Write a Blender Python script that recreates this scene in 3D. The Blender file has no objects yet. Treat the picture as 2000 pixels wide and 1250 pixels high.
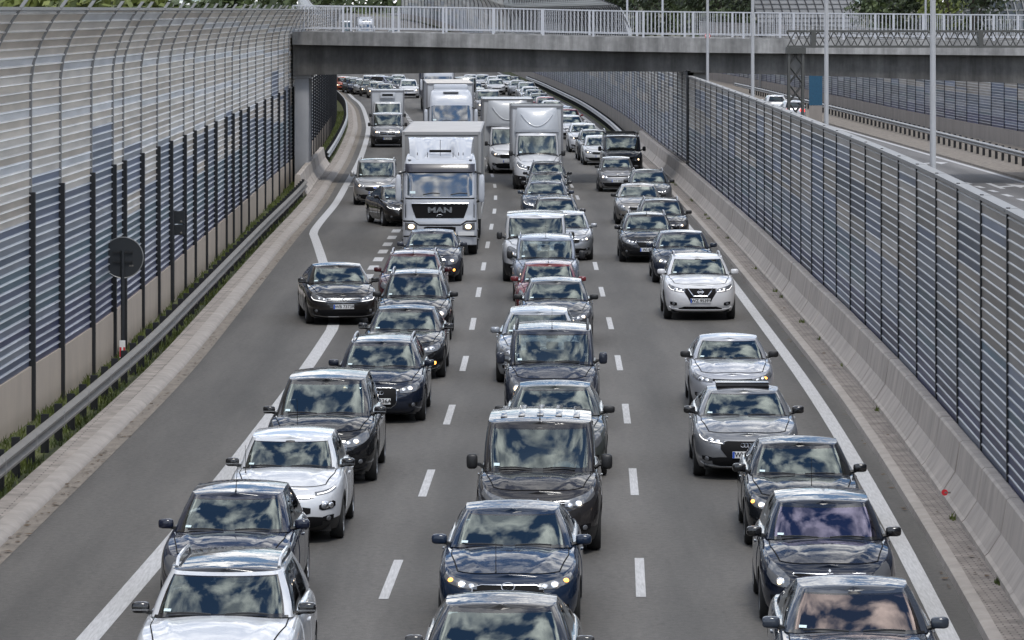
import bpy, bmesh, math, random
from mathutils import Vector, Matrix
R = math.radians
sc = bpy.context.scene
COL = sc.collection
random.seed(7)

# ------------------------------------------------------------------ camera, sky, sun, exposure
F = 8197.0          # focal length in pixels of the 2000 px wide photograph
CAM_Z = 8.0         # camera height above the road
HOR = 20.0          # pixel row of the horizon
cam = bpy.data.cameras.new('camera'); cam_o = bpy.data.objects.new('camera', cam); COL.objects.link(cam_o)
cam.sensor_width = 36; cam.lens = 36 * F / 2000
cam.shift_y = -(625 - HOR) / 2000
cam.clip_start = 1; cam.clip_end = 6000
cam_o.location = (0, 0, CAM_Z); cam_o.rotation_euler = (R(90), 0, 0)
sc.camera = cam_o

SUN_EL, SUN_AZ = 60, 170     # azimuth from +Y, clockwise: high, behind the camera
world = bpy.data.worlds.new('World'); sc.world = world; world.use_nodes = True
CLOUD_SHIFT = 2.35
def setup_world():
    nt = world.node_tree; N = nt.nodes; N.clear(); L = nt.links.new
    out = N.new('ShaderNodeOutputWorld'); bg = N.new('ShaderNodeBackground'); bg.inputs[1].default_value = 0.12
    sky = N.new('ShaderNodeTexSky'); sky.sky_type = 'NISHITA'; sky.sun_disc = False
    sky.sun_elevation = R(SUN_EL); sky.sun_rotation = R(SUN_AZ)
    sky.air_density = 1.0; sky.dust_density = 1.0; sky.ozone_density = 2.0
    tc = N.new('ShaderNodeTexCoord'); sep = N.new('ShaderNodeSeparateXYZ'); L(tc.outputs['Generated'], sep.inputs[0])
    def M(op, a, b=None):
        m = N.new('ShaderNodeMath'); m.operation = op
        for k, v in ((0, a), (1, b)):
            if v is None: continue
            if isinstance(v, (int, float)): m.inputs[k].default_value = v
            else: L(v, m.inputs[k])
        return m.outputs[0]
    zc = M('MAXIMUM', sep.outputs['Z'], 0.0); den = M('ADD', zc, 0.22)
    px = M('DIVIDE', sep.outputs['X'], den); py = M('DIVIDE', sep.outputs['Y'], den)
    cmb = N.new('ShaderNodeCombineXYZ'); L(px, cmb.inputs[0]); L(M('ADD', py, CLOUD_SHIFT), cmb.inputs[1])
    n1 = N.new('ShaderNodeTexNoise'); n1.inputs['Scale'].default_value = 4.2; n1.inputs['Detail'].default_value = 5
    n1.inputs['Roughness'].default_value = .52; n1.inputs['Distortion'].default_value = .35
    L(cmb.outputs[0], n1.inputs['Vector'])
    r1 = N.new('ShaderNodeValToRGB'); r1.color_ramp.elements[0].position = .44; r1.color_ramp.elements[1].position = .56
    L(n1.outputs[0], r1.inputs[0])
    n2 = N.new('ShaderNodeTexNoise'); n2.inputs['Scale'].default_value = 7; n2.inputs['Detail'].default_value = 4
    off = N.new('ShaderNodeVectorMath'); off.operation = 'ADD'; off.inputs[1].default_value = (3.1, 7.7, 0); L(cmb.outputs[0], off.inputs[0])
    L(off.outputs[0], n2.inputs['Vector'])
    r2 = N.new('ShaderNodeValToRGB'); r2.color_ramp.elements[0].position = .36; r2.color_ramp.elements[1].position = .66
    r2.color_ramp.elements[0].color = (5.5, 5.9, 6.8, 1); r2.color_ramp.elements[1].color = (22, 21.8, 21.4, 1)
    L(n2.outputs[0], r2.inputs[0])
    mx = N.new('ShaderNodeMix'); mx.data_type = 'RGBA'
    L(r1.outputs[0], mx.inputs[0]); tint = N.new('ShaderNodeMix'); tint.data_type = 'RGBA'; tint.blend_type = 'MULTIPLY'; tint.inputs[0].default_value = 1; tint.inputs[7].default_value = (.80, .98, 1.14, 1)
    L(sky.outputs[0], tint.inputs[6]); L(tint.outputs[2], mx.inputs[6]); L(r2.outputs[0], mx.inputs[7])
    L(mx.outputs[2], bg.inputs[0]); L(bg.outputs[0], out.inputs[0])
setup_world()
sun = bpy.data.lights.new('sun', 'SUN'); sun.energy = 1.9; sun.angle = R(12); sun.color = (1, .96, .9)
sun_o = bpy.data.objects.new('sun', sun); COL.objects.link(sun_o)
_el, _az = R(SUN_EL), R(SUN_AZ)
sun_o.rotation_euler = Vector((math.sin(_az) * math.cos(_el), math.cos(_az) * math.cos(_el), math.sin(_el))).to_track_quat('Z', 'Y').to_euler()
sc.view_settings.view_transform = 'Standard'; sc.view_settings.look = 'None'
sc.view_settings.gamma = 1; sc.view_settings.exposure = 0.12
sc.cycles.max_bounces = 6; sc.cycles.transparent_max_bounces = 8
sc.cycles.use_denoising = True

# ------------------------------------------------------------------ materials
MATS = {}
def nodes_of(m):
    m.use_nodes = True; nt = m.node_tree; return nt, nt.nodes['Principled BSDF']
def mat(name, col, rough=.6, metal=0, coat=0, spec=.5, emit=None, es=0, noise=0, nscale=8, bump=0, stretch=None):
    if name in MATS: return MATS[name]
    m = bpy.data.materials.new(name); nt, b = nodes_of(m)
    b.inputs['Base Color'].default_value = (*col, 1); b.inputs['Roughness'].default_value = rough
    b.inputs['Metallic'].default_value = metal; b.inputs['Coat Weight'].default_value = coat
    b.inputs['Coat Roughness'].default_value = .04; b.inputs['Specular IOR Level'].default_value = spec
    if emit: b.inputs['Emission Color'].default_value = (*emit, 1); b.inputs['Emission Strength'].default_value = es
    if noise or bump:
        tc = nt.nodes.new('ShaderNodeTexCoord'); mp = nt.nodes.new('ShaderNodeMapping')
        nt.links.new(tc.outputs['Object'], mp.inputs[0])
        if stretch: mp.inputs['Scale'].default_value = stretch
        n = nt.nodes.new('ShaderNodeTexNoise'); n.inputs['Scale'].default_value = nscale; n.inputs['Detail'].default_value = 6
        n.inputs['Roughness'].default_value = .65
        nt.links.new(mp.outputs[0], n.inputs['Vector'])
        if noise:
            r = nt.nodes.new('ShaderNodeValToRGB'); r.color_ramp.elements[0].position = .25; r.color_ramp.elements[1].position = .75
            r.color_ramp.elements[0].color = (*[c * (1 - noise) for c in col], 1)
            r.color_ramp.elements[1].color = (*[min(1, c * (1 + noise)) for c in col], 1)
            nt.links.new(n.outputs[0], r.inputs[0]); nt.links.new(r.outputs[0], b.inputs['Base Color'])
        if bump:
            bp = nt.nodes.new('ShaderNodeBump'); bp.inputs['Strength'].default_value = bump; bp.inputs['Distance'].default_value = .02
            nt.links.new(n.outputs[0], bp.inputs['Height']); nt.links.new(bp.outputs[0], b.inputs['Normal'])
    MATS[name] = m; return m
def paint(col, metal=.35):
    key = 'car_paint_%02x%02x%02x_%d' % tuple([int(255 * min(1, c)) for c in col] + [int(metal * 10)])
    if key in MATS: return MATS[key]
    lum = sum(col) / 3
    if lum < .13: m = mat(key, tuple(c * .6 for c in col), rough=.55, metal=0, coat=1.0, spec=.08)
    else: m = mat(key, col, rough=.36, metal=metal, coat=1.0)
    b = m.node_tree.nodes['Principled BSDF']; b.inputs['Coat IOR'].default_value = 1.52 if sum(col) / 3 < .13 else 1.6; b.inputs['Coat Roughness'].default_value = .03
    # faint orange peel and dust film so that the panels are not mirror clean
    nt = m.node_tree; tc = nt.nodes.new('ShaderNodeTexCoord'); n = nt.nodes.new('ShaderNodeTexNoise'); n.inputs['Scale'].default_value = 3.5
    n.inputs['Detail'].default_value = 3; nt.links.new(tc.outputs['Object'], n.inputs['Vector'])
    bp = nt.nodes.new('ShaderNodeBump'); bp.inputs['Strength'].default_value = .12; bp.inputs['Distance'].default_value = .03
    nt.links.new(n.outputs[0], bp.inputs['Height']); nt.links.new(bp.outputs[0], b.inputs['Coat Normal'])
    return m
def glass(name, tint, refl, ior=1.9):
    if name in MATS: return MATS[name]
    m = bpy.data.materials.new(name); m.use_nodes = True; nt = m.node_tree; N = nt.nodes; N.clear(); L = nt.links.new
    out = N.new('ShaderNodeOutputMaterial'); mx = N.new('ShaderNodeMixShader'); tr = N.new('ShaderNodeBsdfTransparent')
    gl = N.new('ShaderNodeBsdfGlossy'); gl.inputs['Roughness'].default_value = .02; gl.inputs['Color'].default_value = (*refl, 1)
    tr.inputs['Color'].default_value = (*tint, 1)
    fr = N.new('ShaderNodeFresnel'); fr.inputs['IOR'].default_value = ior
    tc = N.new('ShaderNodeTexCoord'); n = N.new('ShaderNodeTexNoise'); n.inputs['Scale'].default_value = 1.3; n.inputs['Detail'].default_value = 1
    oi = N.new('ShaderNodeObjectInfo'); va = N.new('ShaderNodeVectorMath'); va.operation = 'ADD'; L(tc.outputs['Object'], va.inputs[0]); L(oi.outputs['Location'], va.inputs[1])
    L(va.outputs[0], n.inputs['Vector'])
    bp = N.new('ShaderNodeBump'); bp.inputs['Strength'].default_value = .16; bp.inputs['Distance'].default_value = .04
    L(n.outputs[0], bp.inputs['Height']); L(bp.outputs[0], gl.inputs['Normal'])
    L(fr.outputs[0], mx.inputs[0]); L(tr.outputs[0], mx.inputs[1]); L(gl.outputs[0], mx.inputs[2]); L(mx.outputs[0], out.inputs[0])
    MATS[name] = m; return m
M_GLASS = glass('windscreen_glass', (.34, .40, .40), (.86, .96, .92), 2.25)
M_GLASS_V = glass('violet_coated_glass', (.30, .28, .40), (.70, .66, .92), 2.4)
M_GLASS_R = glass('rose_coated_glass', (.36, .28, .27), (.98, .80, .75), 2.4)
M_REAR = glass('rear_glass', (.55, .58, .58), (.9, .95, 1), 1.5)
M_SIDE = glass('side_glass', (.10, .12, .13), (.9, .95, 1), 1.8)
M_BLACK = mat('black_plastic', (.012, .012, .013), .45)
M_GLOSSB = mat('gloss_black', (.008, .008, .009), .15, coat=.6)
M_GRILLE = mat('grille_black', (.007, .007, .008), .7, spec=.15)
M_FRIT = mat('black_glass_border', (.006, .006, .007), .12, coat=.5)
M_CHROME = mat('chrome', (.42, .43, .45), .18, metal=1)
M_REFL = mat('lamp_reflector', (.72, .73, .75), .22, metal=.85, coat=1)
M_LENS = mat('headlamp_lens', (.13, .135, .145), .18, metal=.3, coat=1)
M_LAMP = mat('lit_headlamp', (1, .9, .75), .3, emit=(1, .72, .42), es=3.4)
M_DRL = mat('daytime_light_strip', (1, 1, 1), .3, emit=(1, .97, .92), es=1.3)
M_AMBER = mat('lit_indicator', (1, .45, .1), .3, emit=(1, .42, .08), es=3)
M_REDL = mat('lit_brake_light', (.8, .02, .02), .3, emit=(1, .05, .04), es=2.5)
M_REDLENS = mat('red_lens', (.35, .01, .01), .2, coat=.6)
M_TYRE = mat('tyre_rubber', (.014, .014, .014), .85)
M_RIM = mat('alloy_rim', (.42, .43, .45), .3, metal=.85)
M_STEELRIM = mat('dark_rim', (.06, .06, .065), .4, metal=.6)
M_SEAT = mat('seat_cloth', (.03, .03, .033), .9)
M_DASH = mat('dashboard', (.02, .02, .021), .75)
M_PLATE = mat('plate_white', (.60, .61, .62), .4)
M_PBLUE = mat('plate_blue', (.02, .08, .42), .4)
M_INK = mat('plate_black', (.01, .01, .012), .5)
M_STICK = mat('sticker', (.62, .75, .78), .5)
M_UNDER = mat('underbody', (.006, .006, .006), .9)
M_WHITEP = mat('white_plastic', (.70, .70, .72), .4)

# ------------------------------------------------------------------ mesh helpers
def mk(name, verts, faces, mats, parent=None, midx=None, smooth=True, sharp=38, center=None, merge=False):
    me = bpy.data.meshes.new(name); me.from_pydata([tuple(v) for v in verts], [], faces)
    if not isinstance(mats, (list, tuple)): mats = [mats]
    for m in mats: me.materials.append(m)
    if midx:
        for p, i in zip(me.polygons, midx): p.material_index = i
    if merge or center is not None:
        bm = bmesh.new(); bm.from_mesh(me)
        if merge:
            bmesh.ops.remove_doubles(bm, verts=bm.verts, dist=2e-4)
        if center is not None:
            c = Vector(center); bm.normal_update()
            fl = [f for f in bm.faces if f.normal.dot(f.calc_center_median() - c) < 0]
            if fl: bmesh.ops.reverse_faces(bm, faces=fl)
        bm.to_mesh(me); bm.free()
    if smooth:
        me.polygons.foreach_set('use_smooth', [True] * len(me.polygons))
        me.set_sharp_from_angle(angle=R(sharp))
    o = bpy.data.objects.new(name, me); COL.objects.link(o)
    if parent is not None: o.parent = parent
    return o
def inst(name, me, parent, loc=(0, 0, 0), rot=(0, 0, 0), scale=(1, 1, 1)):
    o = bpy.data.objects.new(name, me); COL.objects.link(o); o.parent = parent
    o.location = loc; o.rotation_euler = rot; o.scale = scale; return o
def tag(o, label=None, cat=None, group=None, kind=None):
    if label: o['label'] = label
    if cat: o['category'] = cat
    if group: o['group'] = group
    if kind: o['kind'] = kind
    return o
def empty(name, loc=(0, 0, 0), rz=0):
    o = bpy.data.objects.new(name, None); COL.objects.link(o); o.location = loc; o.rotation_euler = (0, 0, rz)
    o.empty_display_size = .3; return o
class G:
    """collects verts and faces of several shapes for one mesh"""
    def __init__(s): s.v = []; s.f = []; s.m = []
    def add(s, v, f, mi=0):
        n = len(s.v); s.v += [tuple(p) for p in v]; s.f += [tuple(i + n for i in q) for q in f]; s.m += [mi] * len(f); return s
    def box(s, x0, x1, y0, y1, z0, z1, mi=0, bev=0):
        if bev <= 0:
            v = [(x, y, z) for z in (z0, z1) for y in (y0, y1) for x in (x0, x1)]
            return s.add(v, [(0, 2, 3, 1), (4, 5, 7, 6), (0, 1, 5, 4), (2, 6, 7, 3), (0, 4, 6, 2), (1, 3, 7, 5)], mi)
        bm = bmesh.new(); bmesh.ops.create_cube(bm, size=1)
        for q in bm.verts:
            q.co = ((x0 + x1) / 2 + q.co.x * (x1 - x0), (y0 + y1) / 2 + q.co.y * (y1 - y0), (z0 + z1) / 2 + q.co.z * (z1 - z0))
        bmesh.ops.bevel(bm, geom=bm.edges[:], offset=bev, segments=2, affect='EDGES', profile=.6)
        return s.bm(bm, mi)
    def bm(s, bm, mi=0):
        bm.verts.index_update(); s.add([q.co.copy() for q in bm.verts], [[q.index for q in f.verts] for f in bm.faces], mi); bm.free(); return s
    def tube(s, pts, r, n=6, mi=0, cap=True):
        pts = [Vector(p) for p in pts]; v = []; f = []
        for i, p in enumerate(pts):
            d = (pts[min(i + 1, len(pts) - 1)] - pts[max(i - 1, 0)]).normalized()
            a = d.cross(Vector((0, 0, 1)))
            if a.length < .05: a = d.cross(Vector((1, 0, 0)))
            a.normalize(); b = d.cross(a)
            rr = r[i] if isinstance(r, (list, tuple)) else r
            for k in range(n):
                t = 2 * math.pi * k / n; v.append(p + a * math.cos(t) * rr + b * math.sin(t) * rr)
        for i in range(len(pts) - 1):
            for k in range(n):
                f.append((i * n + k, i * n + (k + 1) % n, (i + 1) * n + (k + 1) % n, (i + 1) * n + k))
        if cap: f.append(tuple(range(n))[::-1]); f.append(tuple((len(pts) - 1) * n + k for k in range(n)))
        return s.add(v, f, mi)
    def bar(s, p, q, w, h=None, mi=0):
        return s.tube([p, q], w / 2, 4, mi)
    def ell(s, c, r, mi=0, n=10, m=6, e=1.0):
        v = []; f = []
        def sp(a): return math.copysign(abs(a) ** e, a)
        for j in range(m + 1):
            ph = -math.pi / 2 + math.pi * j / m
            for i in range(n):
                th = 2 * math.pi * i / n
                v.append((c[0] + r[0] * sp(math.cos(ph)) * sp(math.cos(th)), c[1] + r[1] * sp(math.cos(ph)) * sp(math.sin(th)), c[2] + r[2] * sp(math.sin(ph))))
        for j in range(m):
            for i in range(n):
                f.append((j * n + i, j * n + (i + 1) % n, (j + 1) * n + (i + 1) % n, (j + 1) * n + i))
        return s.add(v, f, mi)
    def lathe_x(s, prof, n=20, c=(0, 0, 0), mi=0):
        """prof: (x, r) revolved round the x axis"""
        v = []; f = []
        for (x, r) in prof:
            for k in range(n):
                t = 2 * math.pi * k / n; v.append((c[0] + x, c[1] + r * math.cos(t), c[2] + r * math.sin(t)))
        for i in range(len(prof) - 1):
            for k in range(n):
                f.append((i * n + k, i * n + (k + 1) % n, (i + 1) * n + (k + 1) % n, (i + 1) * n + k))
        return s.add(v, f, mi)
    def build(s, name, mats, parent=None, **kw):
        return mk(name, s.v, s.f, mats, parent, midx=s.m, **kw)
def interp(tab, x):
    if x <= tab[0][0]: return tab[0][1]
    for (a, u), (b, w) in zip(tab, tab[1:]):
        if x <= b: return u + (w - u) * (x - a) / (b - a)
    return tab[-1][1]
def cr1(tab, x):
    """smooth interpolation (finite-difference Hermite)"""
    n = len(tab)
    if x <= tab[0][0]:
        s = (tab[1][1] - tab[0][1]) / (tab[1][0] - tab[0][0]); return tab[0][1] + s * (x - tab[0][0])
    if x >= tab[-1][0]:
        s = (tab[-1][1] - tab[-2][1]) / (tab[-1][0] - tab[-2][0]); return tab[-1][1] + s * (x - tab[-1][0])
    for i in range(n - 1):
        if x <= tab[i + 1][0]:
            x0, y0 = tab[i]; x1, y1 = tab[i + 1]; h = x1 - x0
            def sl(k):
                if k == 0: return (tab[1][1] - tab[0][1]) / (tab[1][0] - tab[0][0])
                if k == n - 1: return (tab[-1][1] - tab[-2][1]) / (tab[-1][0] - tab[-2][0])
                return (tab[k + 1][1] - tab[k - 1][1]) / (tab[k + 1][0] - tab[k - 1][0])
            t = (x - x0) / h
            return (2*t**3 - 3*t*t + 1) * y0 + (t**3 - 2*t*t + t) * h * sl(i) + (-2*t**3 + 3*t*t) * y1 + (t**3 - t*t) * h * sl(i + 1)
def catmull(P, n, mirror=False):
    out = []
    for i in range(len(P) - 1):
        p0 = ((-P[1][0], P[1][1]) if mirror and i == 0 else P[max(i - 1, 0)]); p1 = P[i]; p2 = P[i + 1]; p3 = P[min(i + 2, len(P) - 1)]
        for k in range(n):
            t = k / n
            out.append(tuple(.5 * (2*b + (c - a) * t + (2*a - 5*b + 4*c - d) * t*t + (3*b - a - 3*c + d) * t**3) for a, b, c, d in zip(p0, p1, p2, p3)))
    out.append(tuple(P[-1])); return out
_TXT = {}
def text_mesh(s, size, ext=.002, bold=0.0):
    k = (s, size, ext)
    if k in _TXT: return _TXT[k]
    cu = bpy.data.curves.new('txt', 'FONT'); cu.body = s; cu.size = size; cu.extrude = ext; cu.align_x = 'CENTER'; cu.align_y = 'CENTER'; cu.offset = bold
    o = bpy.data.objects.new('txt', cu); me = bpy.data.meshes.new_from_object(o); bpy.data.objects.remove(o)
    _TXT[k] = me; return me
def put_text(name, s, size, m, parent, mtx, bold=0.0, ext=.002):
    me = text_mesh(s, size, ext, bold).copy(); me.materials.clear(); me.materials.append(m)
    o = bpy.data.objects.new(name, me); COL.objects.link(o); o.parent = parent; o.matrix_local = mtx; return o
# ------------------------------------------------------------------ cars
PRESET = {
 'sedan':  dict(L=4.72, W=1.84, zhf=.72, sh=.93, cowl=.99, belt=.97, rear=1.0, a=1.28, b=2.62, c=3.55, d=4.22, e=2.02, b2=2.55, c2=3.0, g=3.28, H=1.46, wr=.665, rz=1.04, wb=.902),
 'hatch':  dict(L=4.25, W=1.79, zhf=.74, sh=.95, cowl=1.01, belt=.99, rear=.98, a=1.14, b=2.45, c=3.35, d=4.12, e=1.86, b2=2.40, c2=3.2, g=3.70, H=1.50, wr=.68, rz=1.02, wb=.902),
 'mini':   dict(L=3.90, W=1.72, zhf=.76, sh=.97, cowl=1.03, belt=1.00, rear=.98, a=1.02, b=2.28, c=3.10, d=3.80, e=1.68, b2=2.24, c2=2.98, g=3.46, H=1.50, wr=.685, rz=1.03, wb=.88),
 'estate': dict(L=4.80, W=1.84, zhf=.72, sh=.93, cowl=.99, belt=.97, rear=.98, a=1.26, b=2.62, c=3.62, d=4.68, e=2.02, b2=2.56, c2=3.5, g=4.30, H=1.49, wr=.67, rz=1.00, wb=.902),
 'suv':    dict(L=4.50, W=1.87, zhf=.86, sh=1.06, cowl=1.13, belt=1.10, rear=1.08, a=1.18, b=2.55, c=3.45, d=4.36, e=1.90, b2=2.50, c2=3.35, g=3.98, H=1.64, wr=.685, rz=1.12, wb=.902),
 'mpv':    dict(L=4.78, W=1.90, zhf=.80, sh=1.03, cowl=1.10, belt=1.06, rear=1.04, a=1.02, b=2.60, c=3.60, d=4.66, e=1.98, b2=2.52, c2=3.5, g=4.35, H=1.68, wr=.69, rz=1.06, wb=.885),
 'mpvan':  dict(L=4.40, W=1.84, zhf=.86, sh=1.09, cowl=1.16, belt=1.12, rear=1.08, a=.98, b=2.35, c=3.25, d=4.34, e=1.68, b2=2.32, c2=3.22, g=4.22, H=1.84, wr=.82, rz=1.12, wb=.91),
 'van':    dict(L=5.00, W=1.96, zhf=.98, sh=1.20, cowl=1.27, belt=1.20, rear=1.2, a=.86, b=2.0, c=3.3, d=4.94, e=1.46, b2=1.98, c2=3.3, g=4.90, H=1.98, wr=.86, rz=1.2, wb=.93),
}
FRONT = [(0, 0), (.30, .012), (.52, .045), (.70, .11), (.83, .215), (.92, .38), (.975, .62), (1.0, 1.0)]
FPUSH = [(0, .13), (.08, .06), (.2, .015), (.35, 0), (.55, .004), (.7, .025), (.82, .06), (.92, .11), (1, .19)]
RPUSH = [(0, .12), (.2, .02), (.4, 0), (.7, .03), (.9, .08), (1, .12)]
SIDE = [(0, .93), (.1, .962), (.3, .988), (.5, 1.0), (.7, .996), (.85, .978), (.95, .944), (1, .905)]
LV = [0, .03, .08, .16, .27, .4, .53, .65, .75, .84, .91, .96, .985, 1.0]
KV = [.985, .955, .9, .78, .62, .45, .22, 0]
TV = [0, .05, .085, .3, .55, .78, .885, .92, .97, 1.0]
T0, T1 = 1, 7
_WHEEL = {}
def wheel_meshes(r, w, spokes):
    k = (r, w, spokes)
    if k in _WHEEL: return _WHEEL[k]
    g = G(); h = w / 2
    g.lathe_x([(-h + .01, r * .66), (-h, r * .72), (-h + .005, r * .93), (-h + .03, r * .99), (0, r), (h - .03, r * .99), (h - .005, r * .93), (h, r * .72), (h - .01, r * .66)], 26)
    t = mk('wheel', g.v, g.f, M_TYRE, None); bpy.data.objects.remove(t)
    tm = bpy.data.meshes[-1] if False else None
    g2 = G()
    for s in (1,):
        g2.lathe_x([(h - .012, r * .67), (h - .004, r * .64), (h - .02, r * .58), (h - .07, r * .55)], 26)
        g2.lathe_x([(h - .03, r * .16), (h - .012, r * .13), (h - .008, 0.001)], 14)
        for i in range(spokes):
            a = 2 * math.pi * i / spokes; da = .16
            p = []
            for (rr, dd, xx) in ((r * .10, da * 1.6, h - .02), (r * .60, da, h - .012)):
                for sg in (-1, 1):
                    p.append((xx, rr * math.cos(a + sg * dd), rr * math.sin(a + sg * dd)))
            g2.add(p, [(0, 1, 3, 2)])
        g2.lathe_x([(h - .075, r * .56), (h - .078, .001)], 20, mi=1)
    _WHEEL[k] = (g, g2); return _WHEEL[k]
_WM = {}
def wheel(parent, x, y, r, w, spokes, rim):
    k = (r, w, spokes, rim.name)
    if k not in _WM:
        g, g2 = wheel_meshes(r, w, spokes)
        o = g.build('wheel', [M_TYRE]); o2 = g2.build('rim', [rim, M_UNDER])
        _WM[k] = (o.data, o2.data); bpy.data.objects.remove(o); bpy.data.objects.remove(o2)
    a, b = _WM[k]
    o = inst('wheel', a, parent, (x, y, r), (0, 0, 0 if x > 0 else math.pi))
    inst('rim', b, o)
    return o

class Shell:
    """lower body: a plan outline swept upward; S(s, t) is a point of its skin (s metres round from the nose, signed; t 0..1 upward)"""
    def __init__(q, c):
        q.c = c; W2 = c['W'] / 2; L = c['L']; nose = c.get('nose', 1.0)
        P = [(f * W2, y * nose) for f, y in FRONT] + [(W2, L * .45), (W2, L * .70), (.985 * W2, L * .84), (.95 * W2, L - .32), (.88 * W2, L - .14), (.70 * W2, L - .05), (.4 * W2, L - .012), (0, L)]
        dense = catmull(P, 14, True)
        cum = [0]
        for a, b in zip(dense, dense[1:]): cum.append(cum[-1] + math.hypot(b[0] - a[0], b[1] - a[1]))
        q.dense, q.cum, q.len = dense, cum, cum[-1]
        q.zt = [(0, c['zhf'] - .02), (.18, c['zhf'] + .035), (c['a'] * .55, (c['zhf'] + c['sh']) / 2 + .04), (c['a'], c['sh']), (c['a'] + .6, c['belt']), (L * .72, c['belt'] + .015), (L - .4, c['rear'] - .01), (L, c['rear'] - .07)]
        q.cr = [(0, .0), (.12, .03), (c['a'] * .5, .062), (c['a'], c['cowl'] - c['sh'] + .0), (c['a'] + .5, .03), (L - .4, .04), (L, .0)]
        q.zb0 = c.get('zb', .20)
        q.top = sorted([(y + q.push(y, 1.0), x * .905) for x, y in dense if y < L * .5])
    def O(q, s):
        s = max(0, min(q.len, s)); lo, hi = 0, len(q.cum) - 1
        while hi - lo > 1:
            m = (lo + hi) // 2
            if q.cum[m] <= s: lo = m
            else: hi = m
        t = (s - q.cum[lo]) / max(1e-9, q.cum[hi] - q.cum[lo]); a, b = q.dense[lo], q.dense[hi]
        return a[0] + (b[0] - a[0]) * t, a[1] + (b[1] - a[1]) * t
    def s_at_y(q, y):
        for (a, b, s0, s1) in zip(q.dense, q.dense[1:], q.cum, q.cum[1:]):
            if a[1] <= y <= b[1] and b[1] > a[1]: return s0 + (s1 - s0) * (y - a[1]) / (b[1] - a[1])
        return q.len
    def push(q, y, tn):
        L = q.c['L']
        w = max(0, 1 - y / 1.0); r = max(0, 1 - (L - y) / .8)
        return w * cr1(FPUSH, tn) * q.c.get('rake', 1) - r * cr1(RPUSH, tn)
    def ztop(q, y): return cr1(q.zt, y)
    def crown(q, y): return max(0, cr1(q.cr, y))
    def T(q, y, k):
        z = q.ztop(y) + q.crown(y) * (1 - k * k)
        if .2 < y < q.c['a']: z += q.c.get('crease', .02) * max(0, 1 - abs(k - (.40 + .36 * y / q.c['a'])) / .13) * min(1, (y - .2) / .3)
        return z
    def zbot(q, x, y):
        z = q.zb0
        c = q.c
        if abs(x) > .72 * c['W'] / 2:
            for yc in (c['yf'], c['yr']):
                rr = c['r'] + .055; d = abs(y - yc)
                if d < rr: z = max(z, c['r'] + math.sqrt(rr * rr - d * d))
        return z
    def S(q, s, t, arch=False):
        sg = 1 if s >= 0 else -1; x0, y0 = q.O(abs(s)); zt = q.ztop(y0 + q.push(y0, 1.0))
        if arch:
            zb = q.zbot(x0, y0); z = zb + (zt - zb) * t; tn = (z - q.zb0) / (zt - q.zb0)
        else:
            tn = t; z = q.zb0 + (zt - q.zb0) * t
        return Vector((sg * x0 * cr1(SIDE, tn), y0 + q.push(y0, tn), z))
    def N(q, s, t):
        e = .02; t2 = min(t, .97)
        du = q.S(s + e, t2) - q.S(s - e, t2) if abs(s) > e else Vector((2 * e, 0, 0))
        dv = q.S(s, min(1, t2 + e)) - q.S(s, t2 - e); n = du.cross(dv)
        if n.length < 1e-9: return Vector((0, -1, 0))
        n.normalize(); p = q.S(s, t2); ref = Vector((p.x * .6, p.y - q.c['L'] / 2, 0))
        return n if n.dot(ref) > 0 else -n
    def patch(q, spec, off=.006, rows=4, mirror=False, ds=.04, sgn=1):
        """spec: (s, t low, t high) columns; a thin raised panel on the skin"""
        cols = []
        for a, b in zip(spec, spec[1:]):
            n = max(1, int(abs(b[0] - a[0]) / ds))
            for k in range(n): cols.append(tuple(u + (w - u) * k / n for u, w in zip(a, b)))
        cols.append(spec[-1])
        if mirror: cols = [(-s, a, b) for s, a, b in cols[::-1] if s > 1e-6] + cols
        V = []; Fc = []; R1 = rows + 1
        for s, a, b in cols:
            for j in range(R1):
                t = a + (b - a) * j / rows
                V.append(q.S(sgn * s, t) + q.N(sgn * s, t) * off)
        nC = len(cols)
        for i in range(nC - 1):
            for j in range(rows): Fc.append((i * R1 + j, (i + 1) * R1 + j, (i + 1) * R1 + j + 1, i * R1 + j + 1))
        loop = [i * R1 for i in range(nC)] + [(nC - 1) * R1 + j for j in range(1, R1)] + [i * R1 + rows for i in range(nC - 2, -1, -1)] + [j for j in range(rows - 1, 0, -1)]
        base = len(V)
        for i in loop:
            s, a, b = cols[i // R1]; t = a + (b - a) * (i % R1) / rows
            V.append(q.S(sgn * s, t) - q.N(sgn * s, t) * .012)
        m = len(loop)
        for k in range(m): Fc.append((loop[k], base + k, base + (k + 1) % m, loop[(k + 1) % m]))
        return V, Fc
    def rim_path(q, spec, off=.012, mirror=False, sgn=1):
        up = [(s, b) for s, a, b in spec]; lo = [(s, a) for s, a, b in spec]
        if mirror:
            path = [(-s, b) for s, b in up[::-1]] + up[1:] + lo[::-1] + [(-s, a) for s, a in lo[1:]]
        else: path = up + lo[::-1]
        path.append(path[0]); out = []
        for (s0, t0), (s1, t1) in zip(path, path[1:]):
            n = max(1, int(abs(s1 - s0) / .06))
            for k in range(n):
                s, t = s0 + (s1 - s0) * k / n, t0 + (t1 - t0) * k / n
                out.append(q.S(sgn * s, t) + q.N(sgn * s, t) * off)
        out.append(out[0]); return out
    def frame(q, s, t, off=.01):
        """matrix with x to the viewer's right, y up the skin, z out of it"""
        p = q.S(s, t); n = q.N(s, t); x = Vector((0, 0, 1)).cross(n).normalized(); y = n.cross(x)
        return Matrix.Translation(p + n * off) @ Matrix((x, y, n)).transposed().to_4x4()

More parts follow.
